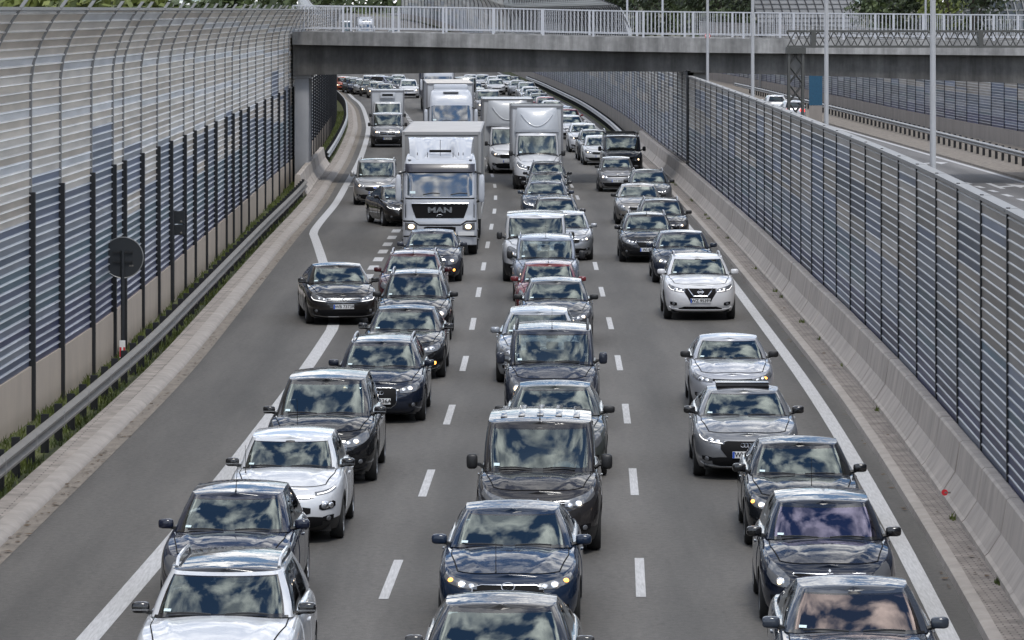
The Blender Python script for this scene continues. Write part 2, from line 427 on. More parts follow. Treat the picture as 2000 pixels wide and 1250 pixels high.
def emblem(kind, parent, mtx, name='emblem', size=.055):
    g = G(); s = size
    def ring(cx, cy, rx, ry, w=.006):
        g.tube([(cx + rx * math.cos(2 * math.pi * k / 20), cy + ry * math.sin(2 * math.pi * k / 20), 0) for k in range(21)], w, 5, cap=False)
    if kind == 'rings4':
        for k in range(4): ring((k - 1.5) * .055, 0, .036, .036, .0055)
    elif kind == 'chevrons':
        for dy in (.02, -.025):
            g.tube([(-s * 1.3, dy - .035, 0), (-s * .5, dy + .005, .004), (0, dy + .038, .008), (s * .5, dy + .005, .004), (s * 1.3, dy - .035, 0)], [.008, .012, .014, .012, .008], 5)
    elif kind == 'oval': ring(0, 0, .075, .032); g.add([(.068 * math.cos(k * .314), .027 * math.sin(k * .314), .001) for k in range(20)], [tuple(range(20))], 1)
    elif kind == 'vw':
        ring(0, 0, .062, .062, .006)
        g.tube([(-.022, .052, 0), (0, .008, 0), (.022, .052, 0)], .005, 4); g.tube([(-.048, .03, 0), (-.022, -.046, 0), (0, .004, 0), (.022, -.046, 0), (.048, .03, 0)], .005, 4)
        g.add([(.056 * math.cos(k * .314), .056 * math.sin(k * .314), -.003) for k in range(20)], [tuple(range(20))], 1)
    elif kind == 'bar': ring(0, 0, .066, .066, .009); g.box(-.085, .085, -.014, .014, -.004, .01)
    elif kind == 'wing': ring(0, 0, .085, .062, .008); g.tube([(-.08, .02, 0), (-.03, .01, 0), (0, -.02, 0), (.03, .01, 0), (.08, .02, 0)], .006, 4)
    elif kind == 'diamonds':
        for a in (90, 210, 330):
            u = Vector((math.cos(R(a)), math.sin(R(a)), 0)); w = Vector((-u.y, u.x, 0)); p = [u * .004, u * .035 + w * .019, u * .066, u * .035 - w * .019]
            g.add(p + [v + Vector((0, 0, .008)) for v in p], [(0, 1, 2, 3), (4, 5, 6, 7), (0, 1, 5, 4), (1, 2, 6, 5), (2, 3, 7, 6), (3, 0, 4, 7)])
    elif kind == 'ellipses': ring(0, 0, .07, .048); ring(0, .006, .024, .04, .004); ring(0, .018, .045, .018, .004)
    elif kind == 'star':
        ring(0, 0, .07, .07)
        for a in (90, 210, 330): g.bar((0, 0, 0), (.065 * math.cos(R(a)), .065 * math.sin(R(a)), 0), .014)
    elif kind == 'blitz': ring(0, 0, .058, .058); g.tube([(-.075, .012, 0), (.012, .016, 0), (-.012, -.016, 0), (.075, -.012, 0)], .006, 4)
    elif kind == 'diamond': g.tube([(0, .075, 0), (.048, 0, 0), (0, -.075, 0), (-.048, 0, 0), (0, .075, 0)], .011, 5)
    else: ring(0, 0, .05, .05)
    o = g.build(name, [M_CHROME, M_PBLUE if kind == 'oval' else M_GRILLE], parent); o.matrix_local = mtx; return o

HEADS = {
 'std':   [(.44, .70, .84), (.60, .70, .92), (.80, .73, .96), (.94, .80, .97)],
 'slant': [(.40, .68, .78), (.56, .68, .88), (.76, .73, .95), (.95, .82, .97)],
 'slim':  [(.40, .74, .86), (.60, .75, .91), (.80, .79, .94), (.98, .85, .96)],
 'round': [(.46, .58, .72), (.53, .52, .88), (.66, .50, .95), (.80, .56, .97), (.90, .68, .95), (.94, .78, .90)],
 'tall':  [(.52, .58, .76), (.62, .56, .88), (.78, .60, .97), (.92, .74, .98)],
 'split': [(.50, .86, .93), (.70, .87, .94), (.95, .89, .95)],
}
GRILLES = {
 'wide':   [(0, .64, .84), (.36, .65, .84), (.44, .69, .81)],
 'slats':  [(0, .66, .85), (.40, .67, .86), (.455, .69, .84)],
 'single': [(0, .22, .88), (.27, .22, .88), (.36, .34, .86), (.37, .45, .80)],
 'hex':    [(0, .30, .84), (.34, .34, .84), (.46, .60, .78)],
 'fish':   [(0, .54, .80), (.28, .56, .80), (.43, .66, .78)],
 'trap':   [(0, .52, .82), (.26, .53, .82), (.40, .76, .83)],
 'vee':    [(0, .35, .90), (.26, .36, .90), (.33, .56, .90), (.43, .78, .89)],
 'slit':   [(0, .78, .86), (.40, .79, .87), (.48, .81, .86)],
 'shield': [(0, .52, .86), (.16, .54, .86), (.30, .70, .84)],
}
def make_car(name, kind, col, **kw):
    c = dict(PRESET[kind]); c.update({k: v for k, v in kw.items() if k in c})
    for k in ('zb', 'nose', 'rake', 'crease'):
        if k in kw: c[k] = kw[k]
    L, W = c['L'], c['W']; W2 = W / 2
    c['r'] = kw.get('r', {'suv': .36, 'van': .34, 'mini': .30}.get(kind, .325)); c['yf'] = kw.get('yf', .90 if kind != 'van' else .95); c['yr'] = c['yf'] + kw.get('wbase', {'mini': 2.46, 'van': 3.1}.get(kind, L * .583))
    far = kw.get('far', False); ds = .11 if far else .055
    low = kw.get('lowdetail', far)
    rv = random.Random(len(bpy.data.objects)); c['a'] += rv.uniform(-.03, .03); c['e'] += rv.uniform(-.05, .07); c['cowl'] += rv.uniform(-.015, .02)
    q = Shell(c); pm = paint(col, kw.get('metal', .35))
    root = empty(name)
    ctr = (0, L / 2, .62)
    # ---- lower body shell with wheel arches
    n = int(q.len / ds); ss = [q.len * k / n for k in range(n + 1)]
    for yc in (c['yf'], c['yr']):                       # columns exactly at the arch ends
        for d in (-1, 1):
            s0 = q.s_at_y(yc + d * (c['r'] + .054)); j = min(range(len(ss)), key=lambda k: abs(ss[k] - s0)); ss[j] = s0
    idx = [-s for s in ss[::-1]][:-1] + ss; idx = idx[1:]          # closed ring, nose at the middle
    V = []; Fc = []; NR = len(idx)
    inner = []
    for s in idx:
        p = q.S(s, 0, True); inner.append(Vector((p.x * .86, p.y + (.04 if p.y < .3 else 0), p.z)))
    V += inner
    for t in LV: V += [q.S(s, t, True) for s in idx]
    topring = V[-NR:]
    for k in KV: V += [Vector((p.x * k, p.y, q.T(p.y, k))) for p in topring]
    rows = 1 + len(LV) + len(KV)
    ymin, ymax = c['a'] + .25, c['d'] - .12
    bl = kw.get('bumper_black')
    mi = []
    for j in range(rows - 1):
        for i in range(NR):
            i2 = (i + 1) % NR
            f = (j * NR + i, j * NR + i2, (j + 1) * NR + i2, (j + 1) * NR + i)
            if j > len(LV) + 2:
                cy = sum(V[a][1] for a in f) / 4
                if ymin < cy < ymax: continue
            Fc.append(f)
            mi.append(1 if (j == 0 or (bl and j < bl + 1)) else 0)
    mk('body', V, Fc, [pm, M_BLACK], root, midx=mi, center=ctr, merge=True, sharp=50)
    # underbody closes the floor
    g = G(); g.box(-.80 * W2, .80 * W2, .22, L - .22, q.zb0 - .02, q.zb0 + .30)
    g.box(-.62 * W2, .62 * W2, .3, L - .3, q.zb0 + .30, c['belt'] - .28)
    g.build('underbody', M_UNDER, root, smooth=False)
    # ---- bonnet panel
    Vb = []; Fb = []; nu, nv = 18, 12; yb1 = c['a']
    tops = q.top
    def xtop(y): return interp(tops, y)
    ytab = sorted([(x, y) for y, x in tops if y < 1.1 * max(.6, 1)])
    for i in range(nu + 1):
        u = -1 + 2 * i / nu
        xs, xe = .70 * W2 * u, .815 * W2 * u
        ys = interp(ytab, abs(xs)) + .035 + .03 * u * u; ye = yb1 + .02 + .20 * abs(u) ** 2.4
        for j in range(nv + 1):
            v = j / nv; y = ys + (ye - ys) * v; x = xs + (xe - xs) * min(1, v * 1.6)
            k = min(1, abs(x) / max(.05, xtop(y))); Vb.append((x, y, q.T(y, k) + .007))
    for i in range(nu):
        for j in range(nv): Fb.append((i * (nv + 1) + j, (i + 1) * (nv + 1) + j, (i + 1) * (nv + 1) + j + 1, i * (nv + 1) + j + 1))
    lp = [i * (nv + 1) for i in range(nu + 1)] + [nu * (nv + 1) + j for j in range(1, nv + 1)] + [i * (nv + 1) + nv for i in range(nu - 1, -1, -1)] + [j for j in range(nv - 1, 0, -1)]
    b0 = len(Vb); Vb += [(Vb[i][0], Vb[i][1], Vb[i][2] - .03) for i in lp]
    for k in range(len(lp)): Fb.append((lp[k], b0 + k, b0 + (k + 1) % len(lp), lp[(k + 1) % len(lp)]))
    nb0 = len(Fb); b1 = len(Vb); cx, cy = 0, c['a'] * .55
    for i in lp:
        x, y, z = Vb[i]; d = Vector((x * 1.4, y - cy, 0)); d.normalize(); Vb.append((x - d.x * .0, y - d.y * .0, z - .002)); Vb.append((x + d.x * .016, y + d.y * .016, z - .0045))
    m = len(lp)
    for k in range(m): Fb.append((b1 + 2 * k, b1 + 2 * k + 1, b1 + 2 * ((k + 1) % m) + 1, b1 + 2 * ((k + 1) % m)))
    mk('bonnet', Vb, Fb, [pm, M_GRILLE], root, midx=[0] * nb0 + [1] * m, center=(0, .8, 0), sharp=40)
    # ---- cabin
    wb, wr = c['wb'] * W2 - .02, c['wr'] * W2; a, b, cc, d, e, b2, c2, g_ = (c[k] for k in ('a', 'b', 'c', 'd', 'e', 'b2', 'c2', 'g'))
    BASE = [(0, a), (.36, a + .02), (.68, a + .085), (.885, a + .19), (1, a + .40), (1, b), (1, cc), (.98, d - .35), (.90, d - .10), (.5, d - .01), (0, d)]
    TOP = [(0, e), (.38, e + .015), (.72, e + .06), (.915, e + .13), (1, e + .30), (1.01, b2), (1, c2), (.97, g_ - .3), (.88, g_ - .08), (.5, g_ - .01), (0, g_)]
    NS = 6
    bs = catmull([(x * wb, y) for x, y in BASE], NS, True); ts = catmull([(x * wr, y) for x, y in TOP], NS, True); NH = len(bs)
    zwt = c['H'] - kw.get('wtop', .085)
    zed = [(e, zwt), (e + .5, c['H'] - .055), ((e + g_) / 2, c['H'] - .045), (g_ - .3, c['H'] - .07), (g_, c['H'] - .10)]
    zbs = [(a, c['cowl'] - .012), (a + .45, c['belt'] - .005), (cc, c['belt'] + .01), (d - .5, c['rz'] - .01), (d, c['rz'] - .02)]
    def C(i, t):
        sg = 1 if i >= 0 else -1; i = min(abs(i), NH - 1.001); k = int(i); fr = i - k
        B = [bs[k][m] + (bs[k + 1][m] - bs[k][m]) * fr for m in (0, 1)]; T_ = [ts[k][m] + (ts[k + 1][m] - ts[k][m]) * fr for m in (0, 1)]
        bul = math.sin(math.pi * t)
        x = B[0] + (T_[0] - B[0]) * t; y = B[1] + (T_[1] - B[1]) * t
        fy = max(0, 1 - (i / (NS * 4.2)) ** 2)
        x *= 1 + .028 * bul; y -= .035 * bul * fy
        z0 = cr1(zbs, B[1]); z1 = cr1(zed, T_[1])
        return Vector((sg * x, y, z0 + (z1 - z0) * t))
    ii = list(range(-(NH - 1), NH)); NC = len(ii)
    grid = [[C(i, t) for i in ii] for t in TV]
    edge = grid[-1]; RK = [.97, .9, .75, .55, .3, 0]
    for k in RK: grid.append([Vector((p.x * k, p.y, p.z + (1 - k * k) * .045)) for p in edge])
    nT = len(TV)
    def isglass(j, col):
        """which window the face (row j, column between ii[col] and ii[col+1]) belongs to"""
        if not (T0 <= j < T1): return None
        m = ii[col] + .5; s = abs(m)
        if s < 3 * NS: return 'windscreen'
        if 4 * NS - 1 <= s < 5 * NS - .0: return 'front_side_window' + ('L' if m < 0 else 'R')
        if 5 * NS + 1 <= s < 6 * NS + (NS - 2 if kind in ('estate', 'mpv') else 0): return 'rear_side_window' + ('L' if m < 0 else 'R')
        if s >= 8 * NS + 2 and kind != 'van': return 'rear_window'
        return None
    win = {}; Fr = []; mr = []
    blank = kw.get('panel_van', False)
    pillar = M_GLOSSB
    for j in range(len(grid) - 1):
        for k in range(NC - 1):
            f = (j * NC + k, j * NC + k + 1, (j + 1) * NC + k + 1, (j + 1) * NC + k)
            w = isglass(j, k)
            if w and blank and w.startswith('rear'): w = None
            if w: win.setdefault(w, []).append((f, j, k))
            else:
                s = abs(ii[k] + .5); Fr.append(f)
                mr.append(1 if (T0 <= j < T1 and 5 * NS <= s < 5 * NS + 1) or (j == 0 and s < 3 * NS + 2) else (2 if j >= nT - 1 and kw.get('roofcol') else 0))
    Vg = [p for row in grid for p in row]
    mats = [pm, M_GLOSSB] + ([paint(kw['roofcol'], .3)] if kw.get('roofcol') else [])
    mk('cabin', Vg, Fr, mats, root, midx=mr, center=(0, (e + g_) / 2, c['belt'] - .3), merge=True, sharp=40)
    gm = {'violet': M_GLASS_V, 'rose': M_GLASS_R}.get(kw.get('glass'), M_GLASS)
    for w, lst in win.items():
        used = {}; vv = []; ff = []; mm = []
        ks = [k for _, _, k in lst]; k0, k1 = min(ks), max(ks)
        for f, j, k in lst:
            q4 = []
            for v in f:
                if v not in used: used[v] = len(vv); vv.append(Vg[v])
                q4.append(used[v])
            ff.append(q4)
            if w == 'windscreen': mm.append(1 if (j == T0 or j == T1 - 1 or k in (k0, k1)) else 0)
            else: mm.append(1 if j in (T0, T1 - 1) and kind != 'x' else 0)
        nm = 'windscreen' if w == 'windscreen' else ('rear_window' if w == 'rear_window' else 'side_window')
        mk(nm, vv, ff, [gm if w == 'windscreen' else (M_REAR if w == 'rear_window' else M_SIDE), M_FRIT], root, midx=mm, center=(0, (e + g_) / 2, c['belt'] - .3), sharp=180)
    # ---- interior
    if not far:
        g = G(); zs = c['belt']
        g.box(-.84 * wb, .84 * wb, a + .16, a + .62, zs - .35, zs - .015)
        g.tube([(.36 + .18 * math.cos(t * .524), a + .72 + .05 * math.sin(t * .524), zs + .02 + .16 * math.sin(t * .524)) for t in range(13)], .018, 5)
        g.build('dashboard', M_DASH, root)
        g = G()
        for x in (-.36, .36):
            g.box(x - .24, x + .24, a + 1.18, a + 1.36, zs - .5, zs + .17, bev=.05); g.box(x - .13, x + .13, a + 1.24, a + 1.34, zs + .19, zs + .38, bev=.04)
        if kind not in ('van',) and not blank:
            g.box(-.62, .62, a + 2.1, a + 2.28, zs - .5, zs + .14, bev=.05)
            for x in (-.4, 0, .4): g.box(x - .12, x + .12, a + 2.16, a + 2.25, zs + .15, zs + .30, bev=.03)
        else: g.box(-.8, .8, a + 1.6, a + 1.66, zs - .6, c['H'] - .12)
        g.build('seats', M_SEAT, root)
        g = G(); g.box(-.11, .11, e + .0, e + .03, zwt - .13, zwt - .07, bev=.01); g.build('inner_mirror', M_BLACK, root)
    # ---- doors, handles
    if not low:
        sA, sB, sC = q.s_at_y(a + .42), q.s_at_y(b + .04), q.s_at_y(min(cc + .15, c['yr'] - c['r'] - .02))
        for sgn in (-1, 1):
            for (s0, s1, hs) in ((sA, sB - .012, sB - .16), (sB + .012, sC, sC - .14)):
                if blank and s0 > sA: continue
                v, f = q.patch([(s0, .14, .985), (s1, .14, .985)], .006, 10, ds=.1, sgn=sgn)
                dr = mk('door', v, f, pm, root, center=ctr, sharp=35)
                p = q.S(sgn * hs, .82); o = G().box(-.012, .016, -.09, .09, -.013, .013, bev=.008).build('handle', [pm if not kw.get('chrome') else M_CHROME], dr)
                o.location = (p.x + sgn * .012, p.y, p.z)
    # ---- mirrors
    mcol = {'black': M_BLACK, 'gloss': M_GLOSSB}.get(kw.get('mirror', 'body'), pm)
    mz = kw.get('mirz', 0); big = kind in ('van', 'mpvan')
    for sgn in (-1, 1):
        g = G(); x = sgn * (wb + (.18 if big else .135)); y = a + .52; z = c['belt'] + (.12 if big else .075) + mz
        g.ell((x, y, z), (.085, .07, .115) if big else (.105, .065, .066), 0, 12, 8, .55)
        g.tube([(sgn * (wb - .03), y + .02, c['belt'] - .0), (sgn * (wb + .06), y + .02, z - .05), (x, y + .01, z - .035)], [.03, .03, .02], 5, 1)
        if kw.get('chrome_mirror'): g.box(x - .1, x + .1, y - .072, y - .05, z - .03, z - .012, 2)
        g.build('wing_mirror', [mcol, M_BLACK, M_CHROME], root)
    # ---- wheels
    rim = M_STEELRIM if kw.get('dark_rim') else M_RIM
    tw = .215
    for y in (c['yf'], c['yr']):
        for sgn in (-1, 1): wheel(root, sgn * (W2 - tw / 2 - .012), y, c['r'], tw, kw.get('spokes', 7), rim)
    if kw.get('rear_view'):
        for sgn in (-1, 1):
            s1 = q.len - .42; v, f = q.patch([(s1, .72, .95), (q.len - .80, .66, .96)][::-1], .008, 3, sgn=sgn)
            mk('tail_light', v, f, M_REDL if kw.get('brake') else M_REDLENS, root, center=ctr)
        g = G(); p = q.S(q.len - .001, .6); g.box(-.26, .26, p.y + .0, p.y + .02, p.z - .055, p.z + .055); g.build('number_plate', M_PLATE, root, smooth=False)
        return root, c, q, C
    # ---- front
    hs = HEADS[kw.get('head', 'std')]; lit = kw.get('lit', 'low')
    for sgn in (-1, 1):
        v, f = q.patch(hs, .010, 4, ds=.03, sgn=sgn)
        h = mk('headlight', v, f, M_LENS, root, center=ctr, sharp=30)
        if not low or lit:
            lm = kw.get('lamp', (.66, .83)); r = kw.get('lampr', .055) * .82
            mtx = q.frame(sgn * lm[0], lm[1], .008)
            for dd, rr in ((0, 1.2), (-.14, .9)):
                if lm[0] + dd > hs[0][0] + .02:
                    o = G().ell((0, 0, 0), (r * rr * 1.1, r * rr, .012), 0, 14, 6).build('reflector', [M_REFL], h); o.matrix_local = q.frame(sgn * (lm[0] + dd), lm[1] + dd * .12, .006)
            g = G(); g.ell((0, 0, 0), (r * .8, r * .8, .020), 0, 14, 6)
            o = g.build('lamp', [M_LAMP if (lit == 'low' or (lit == 'one' and sgn > 0)) else M_CHROME], h); o.matrix_local = mtx
            if lit == 'drl' :
                v, f = q.patch([(hs[0][0] + .03, hs[0][1] + .012, hs[0][1] + .030), (hs[-2][0], hs[-2][1] + .012, hs[-2][1] + .032), (hs[-1][0] - .03, hs[-1][1] + .03, hs[-1][1] + .048)], .016, 1, sgn=sgn)
                mk('light_strip', v, f, M_DRL, h, center=ctr)
            if kw.get('amber') is not None and (kw['amber'] == 0 or kw['amber'] == sgn):
                g = G(); g.ell((0, 0, 0), (.045, .03, .014), 0, 10, 6); o = g.build('indicator', [M_AMBER], h); o.matrix_local = q.frame(sgn * kw.get('amber_at', (.82, .84))[0], kw.get('amber_at', (.82, .84))[1], .012)
    gs = GRILLES[kw.get('grille', 'wide')]
    v, f = q.patch(gs, .006, 6, mirror=True)
    gr = mk('grille', v, f, M_GRILLE, root, center=ctr, sharp=30)
    tr = kw.get('trim', 'frame')
    if tr in ('frame', 'vee'):
        g = G(); p = q.rim_path(gs, .012, True)
        if tr == 'vee':
            k = [(-.33, .90), (-.18, .60), (.18, .60), (.33, .90)]; p = []
            for (s0, t0), (s1, t1) in zip(k, k[1:]):
                p += [q.S(s0 + (s1 - s0) * m / 8, t0 + (t1 - t0) * m / 8) + q.N(s0 + (s1 - s0) * m / 8, .7) * .016 for m in range(9)]
        g.tube(p, .008 if tr == 'frame' else .017, 5, cap=False); g.build('grille_trim', M_CHROME, gr)
    ns = kw.get('nslats', 0)
    for k in range(ns):
        u = (k + .5) / ns; sp = [(s, x0 + (x1 - x0) * u - .006, x0 + (x1 - x0) * u + .006) for s, x0, x1 in gs]
        v, f = q.patch(sp, .016, 1, mirror=True); mk('slat', v, f, M_CHROME, gr, center=ctr)
    if kw.get('badge'): emblem(kw['badge'], gr, q.frame(0.0001, kw.get('badge_t', (gs[0][1] + gs[0][2]) / 2), .016))
    ins = kw.get('intake', [(0, .08, .36), (.46, .08, .36), (.62, .14, .33)])
    if ins:
        v, f = q.patch(ins, .006, 3, mirror=True); mk('lower_intake', v, f, M_GRILLE, root, center=ctr, sharp=30)
        if kw.get('lip'):
            v, f = q.patch([(0, .055, .085), (.5, .055, .085), (.80, .10, .13), (.9, .17, .19)], .02, 1, mirror=True); mk('chrome_lip', v, f, M_CHROME if kw['lip'] == 'chrome' else pm, root, center=ctr)
    if kw.get('cluster'):
        for sgn in (-1, 1):
            v, f = q.patch([(.55, .54, .62), (.60, .50, .66), (.80, .51, .68), (.87, .55, .64)], .008, 4, sgn=sgn); cl = mk('lamp_cluster', v, f, M_GLOSSB, root, center=ctr, sharp=30)
            for s_ in (.63, .76):
                o = G().ell((0, 0, 0), (.05, .045, .014), 0, 12, 6).build('reflector', [M_REFL if s_ > .7 else M_LENS], cl); o.matrix_local = q.frame(sgn * s_, .59, .01)
        v, f = q.patch([(0, .40, .60), (.30, .40, .60), (.42, .44, .57)], .006, 4, mirror=True); mk('lower_grille', v, f, M_GRILLE, root, center=ctr, sharp=30)
    if kw.get('fog', True):
        for sgn in (-1, 1):
            v, f = q.patch([(.62, .24, .34), (.72, .22, .37), (.84, .26, .36)], .005, 2, sgn=sgn); fg = mk('fog_light', v, f, M_GRILLE, root, center=ctr)
            g = G(); g.ell((0, 0, 0), (.045, .04, .012), 0, 12, 6); o = g.build('fog_lamp', [M_AMBER if kw.get('fogamber') == sgn else M_LENS], fg); o.matrix_local = q.frame(sgn * .72, .295, .01)
    pt = kw.get('plate_t', .47)
    m = q.frame(0.0001, pt, .012)
    g = G(); g.box(-.26, .26, -.057, .057, -.02, .006, 0, bev=.004); g.box(-.258, -.222, -.054, .054, .002, .0075, 1)
    pl = g.build('number_plate', [M_PLATE, M_PBLUE], root); pl.matrix_local = m
    if kw.get('plate'):
        put_text('plate_text', kw['plate'], .112, M_INK, pl, Matrix.Translation((.02, 0, .0078)), bold=.0025)
    # ---- roof rails, aerial, wipers, sticker
    if kw.get('rails'):
        rm = {'chrome': mat('satin_rail', (.5, .5, .52), .3, metal=.9), 'black': M_BLACK}.get(kw['rails'], pm)
        for sgn in (-1, 1):
            pts = []
            for k in range(11):
                y = e + .30 + (g_ - .25 - e - .30) * k / 10; up = .065 * min(1, math.sin(math.pi * k / 10) * 3.2)
                pts.append((sgn * wr * .93, y, cr1(zed, y) + .005 + up))
            G().tube(pts, .022, 6).build('roof_rail', rm, root)
    if kw.get('aerial'):
        x0, y0, tilt = kw['aerial'] if isinstance(kw['aerial'], tuple) else (0, e + .18, .25)
        z0 = c['H'] - .03 if y0 > e - .1 else q.T(y0, abs(x0) / W2)
        G().tube([(x0, y0, z0), (x0, y0 + .02, z0 + .03), (x0, y0 + tilt, z0 + .42)], [.016, .006, .003], 5).build('aerial', M_BLACK, root)
    if not low:
        for (i0, i1, t1) in ((11.5, 1.2, .055), (-2.0, -13.5, .06)):
            pts = [C(i0 + (i1 - i0) * k / 8, .045 + .03 * math.sin(k / 8 * 3)) + Vector((0, -.022, .018)) for k in range(9)]
            G().tube(pts, .011, 5).build('wiper', M_BLACK, root)
        i0, i1 = -15.2, -12.4
        P = [C(i0, .11), C(i1, .11), C(i1, .17), C(i0, .17)]; nn = (P[1] - P[0]).cross(P[3] - P[0]).normalized(); nn = nn if nn.y < 0 else -nn
        mk('sticker', [p + nn * .012 for p in P], [(0, 1, 2, 3)], M_STICK, root, smooth=False)
        if kw.get('camera_pod', False):
            g = G(); P = C(0, .92); g.ell((0, P.y + .03, P.z - .05), (.11, .05, .07), 0, 10, 6, .7); g.build('camera_pod', M_BLACK, root)
    if kw.get('sunroof'):
        g = G(); y0 = e + .22; g.box(-.46, .46, y0, y0 + .75, c['H'] - .045, c['H'] + .004, bev=.02); g.build('sunroof', M_GRILLE, root)
        g = G(); g.box(-.47, .47, y0 + .34, y0 + .9, c['H'] + .0, c['H'] + .03, bev=.012); g.build('sunroof_panel', M_FRIT, root)
    if kw.get('roof_ribs'):
        g = G()
        for x in (-.55, -.28, 0, .28, .55): g.box(x - .05, x + .05, e + .5, g_ - .3, c['H'] - .02 - .045 * (x / wr) ** 2, c['H'] + .003 - .045 * (x / wr) ** 2, bev=.008)
        g.build('roof_rib', pm, root)
    if kw.get('rack'):
        g = G()
        for y in (e + .3, (e + g_) / 2, g_ - .4): g.box(-wr, wr, y - .03, y + .03, c['H'] + .06, c['H'] + .10)
        for x in (-wr * .9, wr * .9):
            g.box(x - .02, x + .02, e + .2, g_ - .3, c['H'] + .06, c['H'] + .12)
            for y in (e + .3, g_ - .4): g.box(x - .02, x + .02, y - .02, y + .02, c['H'] - .08, c['H'] + .06)
        g.build('roof_rack', M_BLACK, root)
    return root, c, q, C
# ------------------------------------------------------------------ lorries and box vans
M_CABW = paint((.43, .45, .49), .05)
M_TARP = mat('tarpaulin', (.40, .39, .38), .6, noise=.12, nscale=1.2)
M_TARPSHADE = mat('tarpaulin_shaded', (.19, .19, .19), .6, noise=.12, nscale=1.2)  # same tarpaulin on the trailer walls, its shade put into the base colour
M_BOXW = mat('white_box_panel', (.40, .415, .44), .4, coat=.2, noise=.05, nscale=1.5)
M_BOXFRAME = mat('box_frame', (.22, .22, .23), .45, metal=.5)
M_FAIR = mat('fairing_white', (.42, .44, .47), .35, coat=.3)
M_CREAM = mat('cream_roof', (.52, .49, .45), .6, noise=.08, nscale=2)
M_NAVY = mat('navy_curtain', (.02, .03, .07), .5)
class Cab:
    """lorry cab: rings over a table of (z, front y, half width)"""
    def __init__(q, tab, rc=.22, depth=2.15): q.tab, q.rc, q.depth = tab, rc, depth
    def at(q, z): return [cr1([(r[0], r[k]) for r in q.tab], z) for k in (1, 2)]
    def P(q, x, z, off=0):
        yf, w = q.at(z); a = min(1, abs(x) / w); d = .07 * a * a
        if abs(x) > w - q.rc: u = (abs(x) - (w - q.rc)) / q.rc; d += q.rc * (1 - math.sqrt(max(0, 1 - min(1, u) ** 2)))
        return Vector((x, yf + d - off, z))
    def mesh(q):
        zs = [q.tab[0][0] + (q.tab[-1][0] - q.tab[0][0]) * k / 26 for k in range(27)]
        xs = [-1, -.985, -.96, -.93, -.89, -.84, -.7, -.45, -.2]; xs = xs + [0] + [-x for x in xs[::-1]]
        V = []; Fc = []; n = len(xs) + 4
        for z in zs:
            yf, w = q.at(z)
            V.append(Vector((-w, q.depth, z))); V.append(Vector((-w, yf + .6, z)))
            for x in xs: V.append(q.P(x * w, z))
            V.append(Vector((w, yf + .6, z))); V.append(Vector((w, q.depth, z)))
        for j in range(len(zs) - 1):
            for i in range(n): Fc.append((j * n + i, j * n + (i + 1) % n, (j + 1) * n + (i + 1) % n, (j + 1) * n + i))
        Fc.append(tuple((len(zs) - 1) * n + i for i in range(n)))
        return V, Fc
    def patch(q, spec, off, rows=6):
        V = []; Fc = []; cols = []
        for a, b in zip(spec, spec[1:]):
            m = max(1, int(abs(b[0] - a[0]) / .08))
            for k in range(m): cols.append(tuple(u + (w - u) * k / m for u, w in zip(a, b)))
        cols.append(spec[-1]); R1 = rows + 1
        for x, z0, z1 in cols:
            for j in range(R1): V.append(q.P(x, z0 + (z1 - z0) * j / rows, off))
        for i in range(len(cols) - 1):
            for j in range(rows): Fc.append((i * R1 + j, (i + 1) * R1 + j, (i + 1) * R1 + j + 1, i * R1 + j + 1))
        n = len(V); V += [v + Vector((0, off + .02, 0)) for v in V[:n]]
        lp = [i * R1 for i in range(len(cols))] + [(len(cols) - 1) * R1 + j for j in range(1, R1)] + [i * R1 + rows for i in range(len(cols) - 2, -1, -1)] + [j for j in range(rows - 1, 0, -1)]
        for k in range(len(lp)): Fc.append((lp[k], lp[(k + 1) % len(lp)], n + lp[(k + 1) % len(lp)], n + lp[k]))
        return V, Fc
def cargo(root, x, y0, y1, z0, z1, wall, roof, frame, corr=0, name='cargo_box'):
    b = G().box(-x, x, y0, y1, z0, z1 - .03, bev=.02).build(name, wall, root, sharp=30)
    G().box(-x + .01, x - .01, y0 + .02, y1 - .02, z1 - .03, z1 + .004, bev=.012).build('box_roof', roof, b, sharp=30)
    g = G(); e = .045
    for sx in (-1, 1):
        for y in (y0, y1): g.box(sx * x - e, sx * x + e, y - e * .7, y + e * .7, z0, z1)
        g.box(sx * x - e, sx * x + e, y0, y1, z1 - .10, z1 + .002); g.box(sx * x - e, sx * x + e, y0, y1, z0, z0 + .12)
    g.box(-x, x, y0 - e * .7, y0 + e, z1 - .10, z1 + .002)
    g.build('frame', frame, b, smooth=False)
    return b
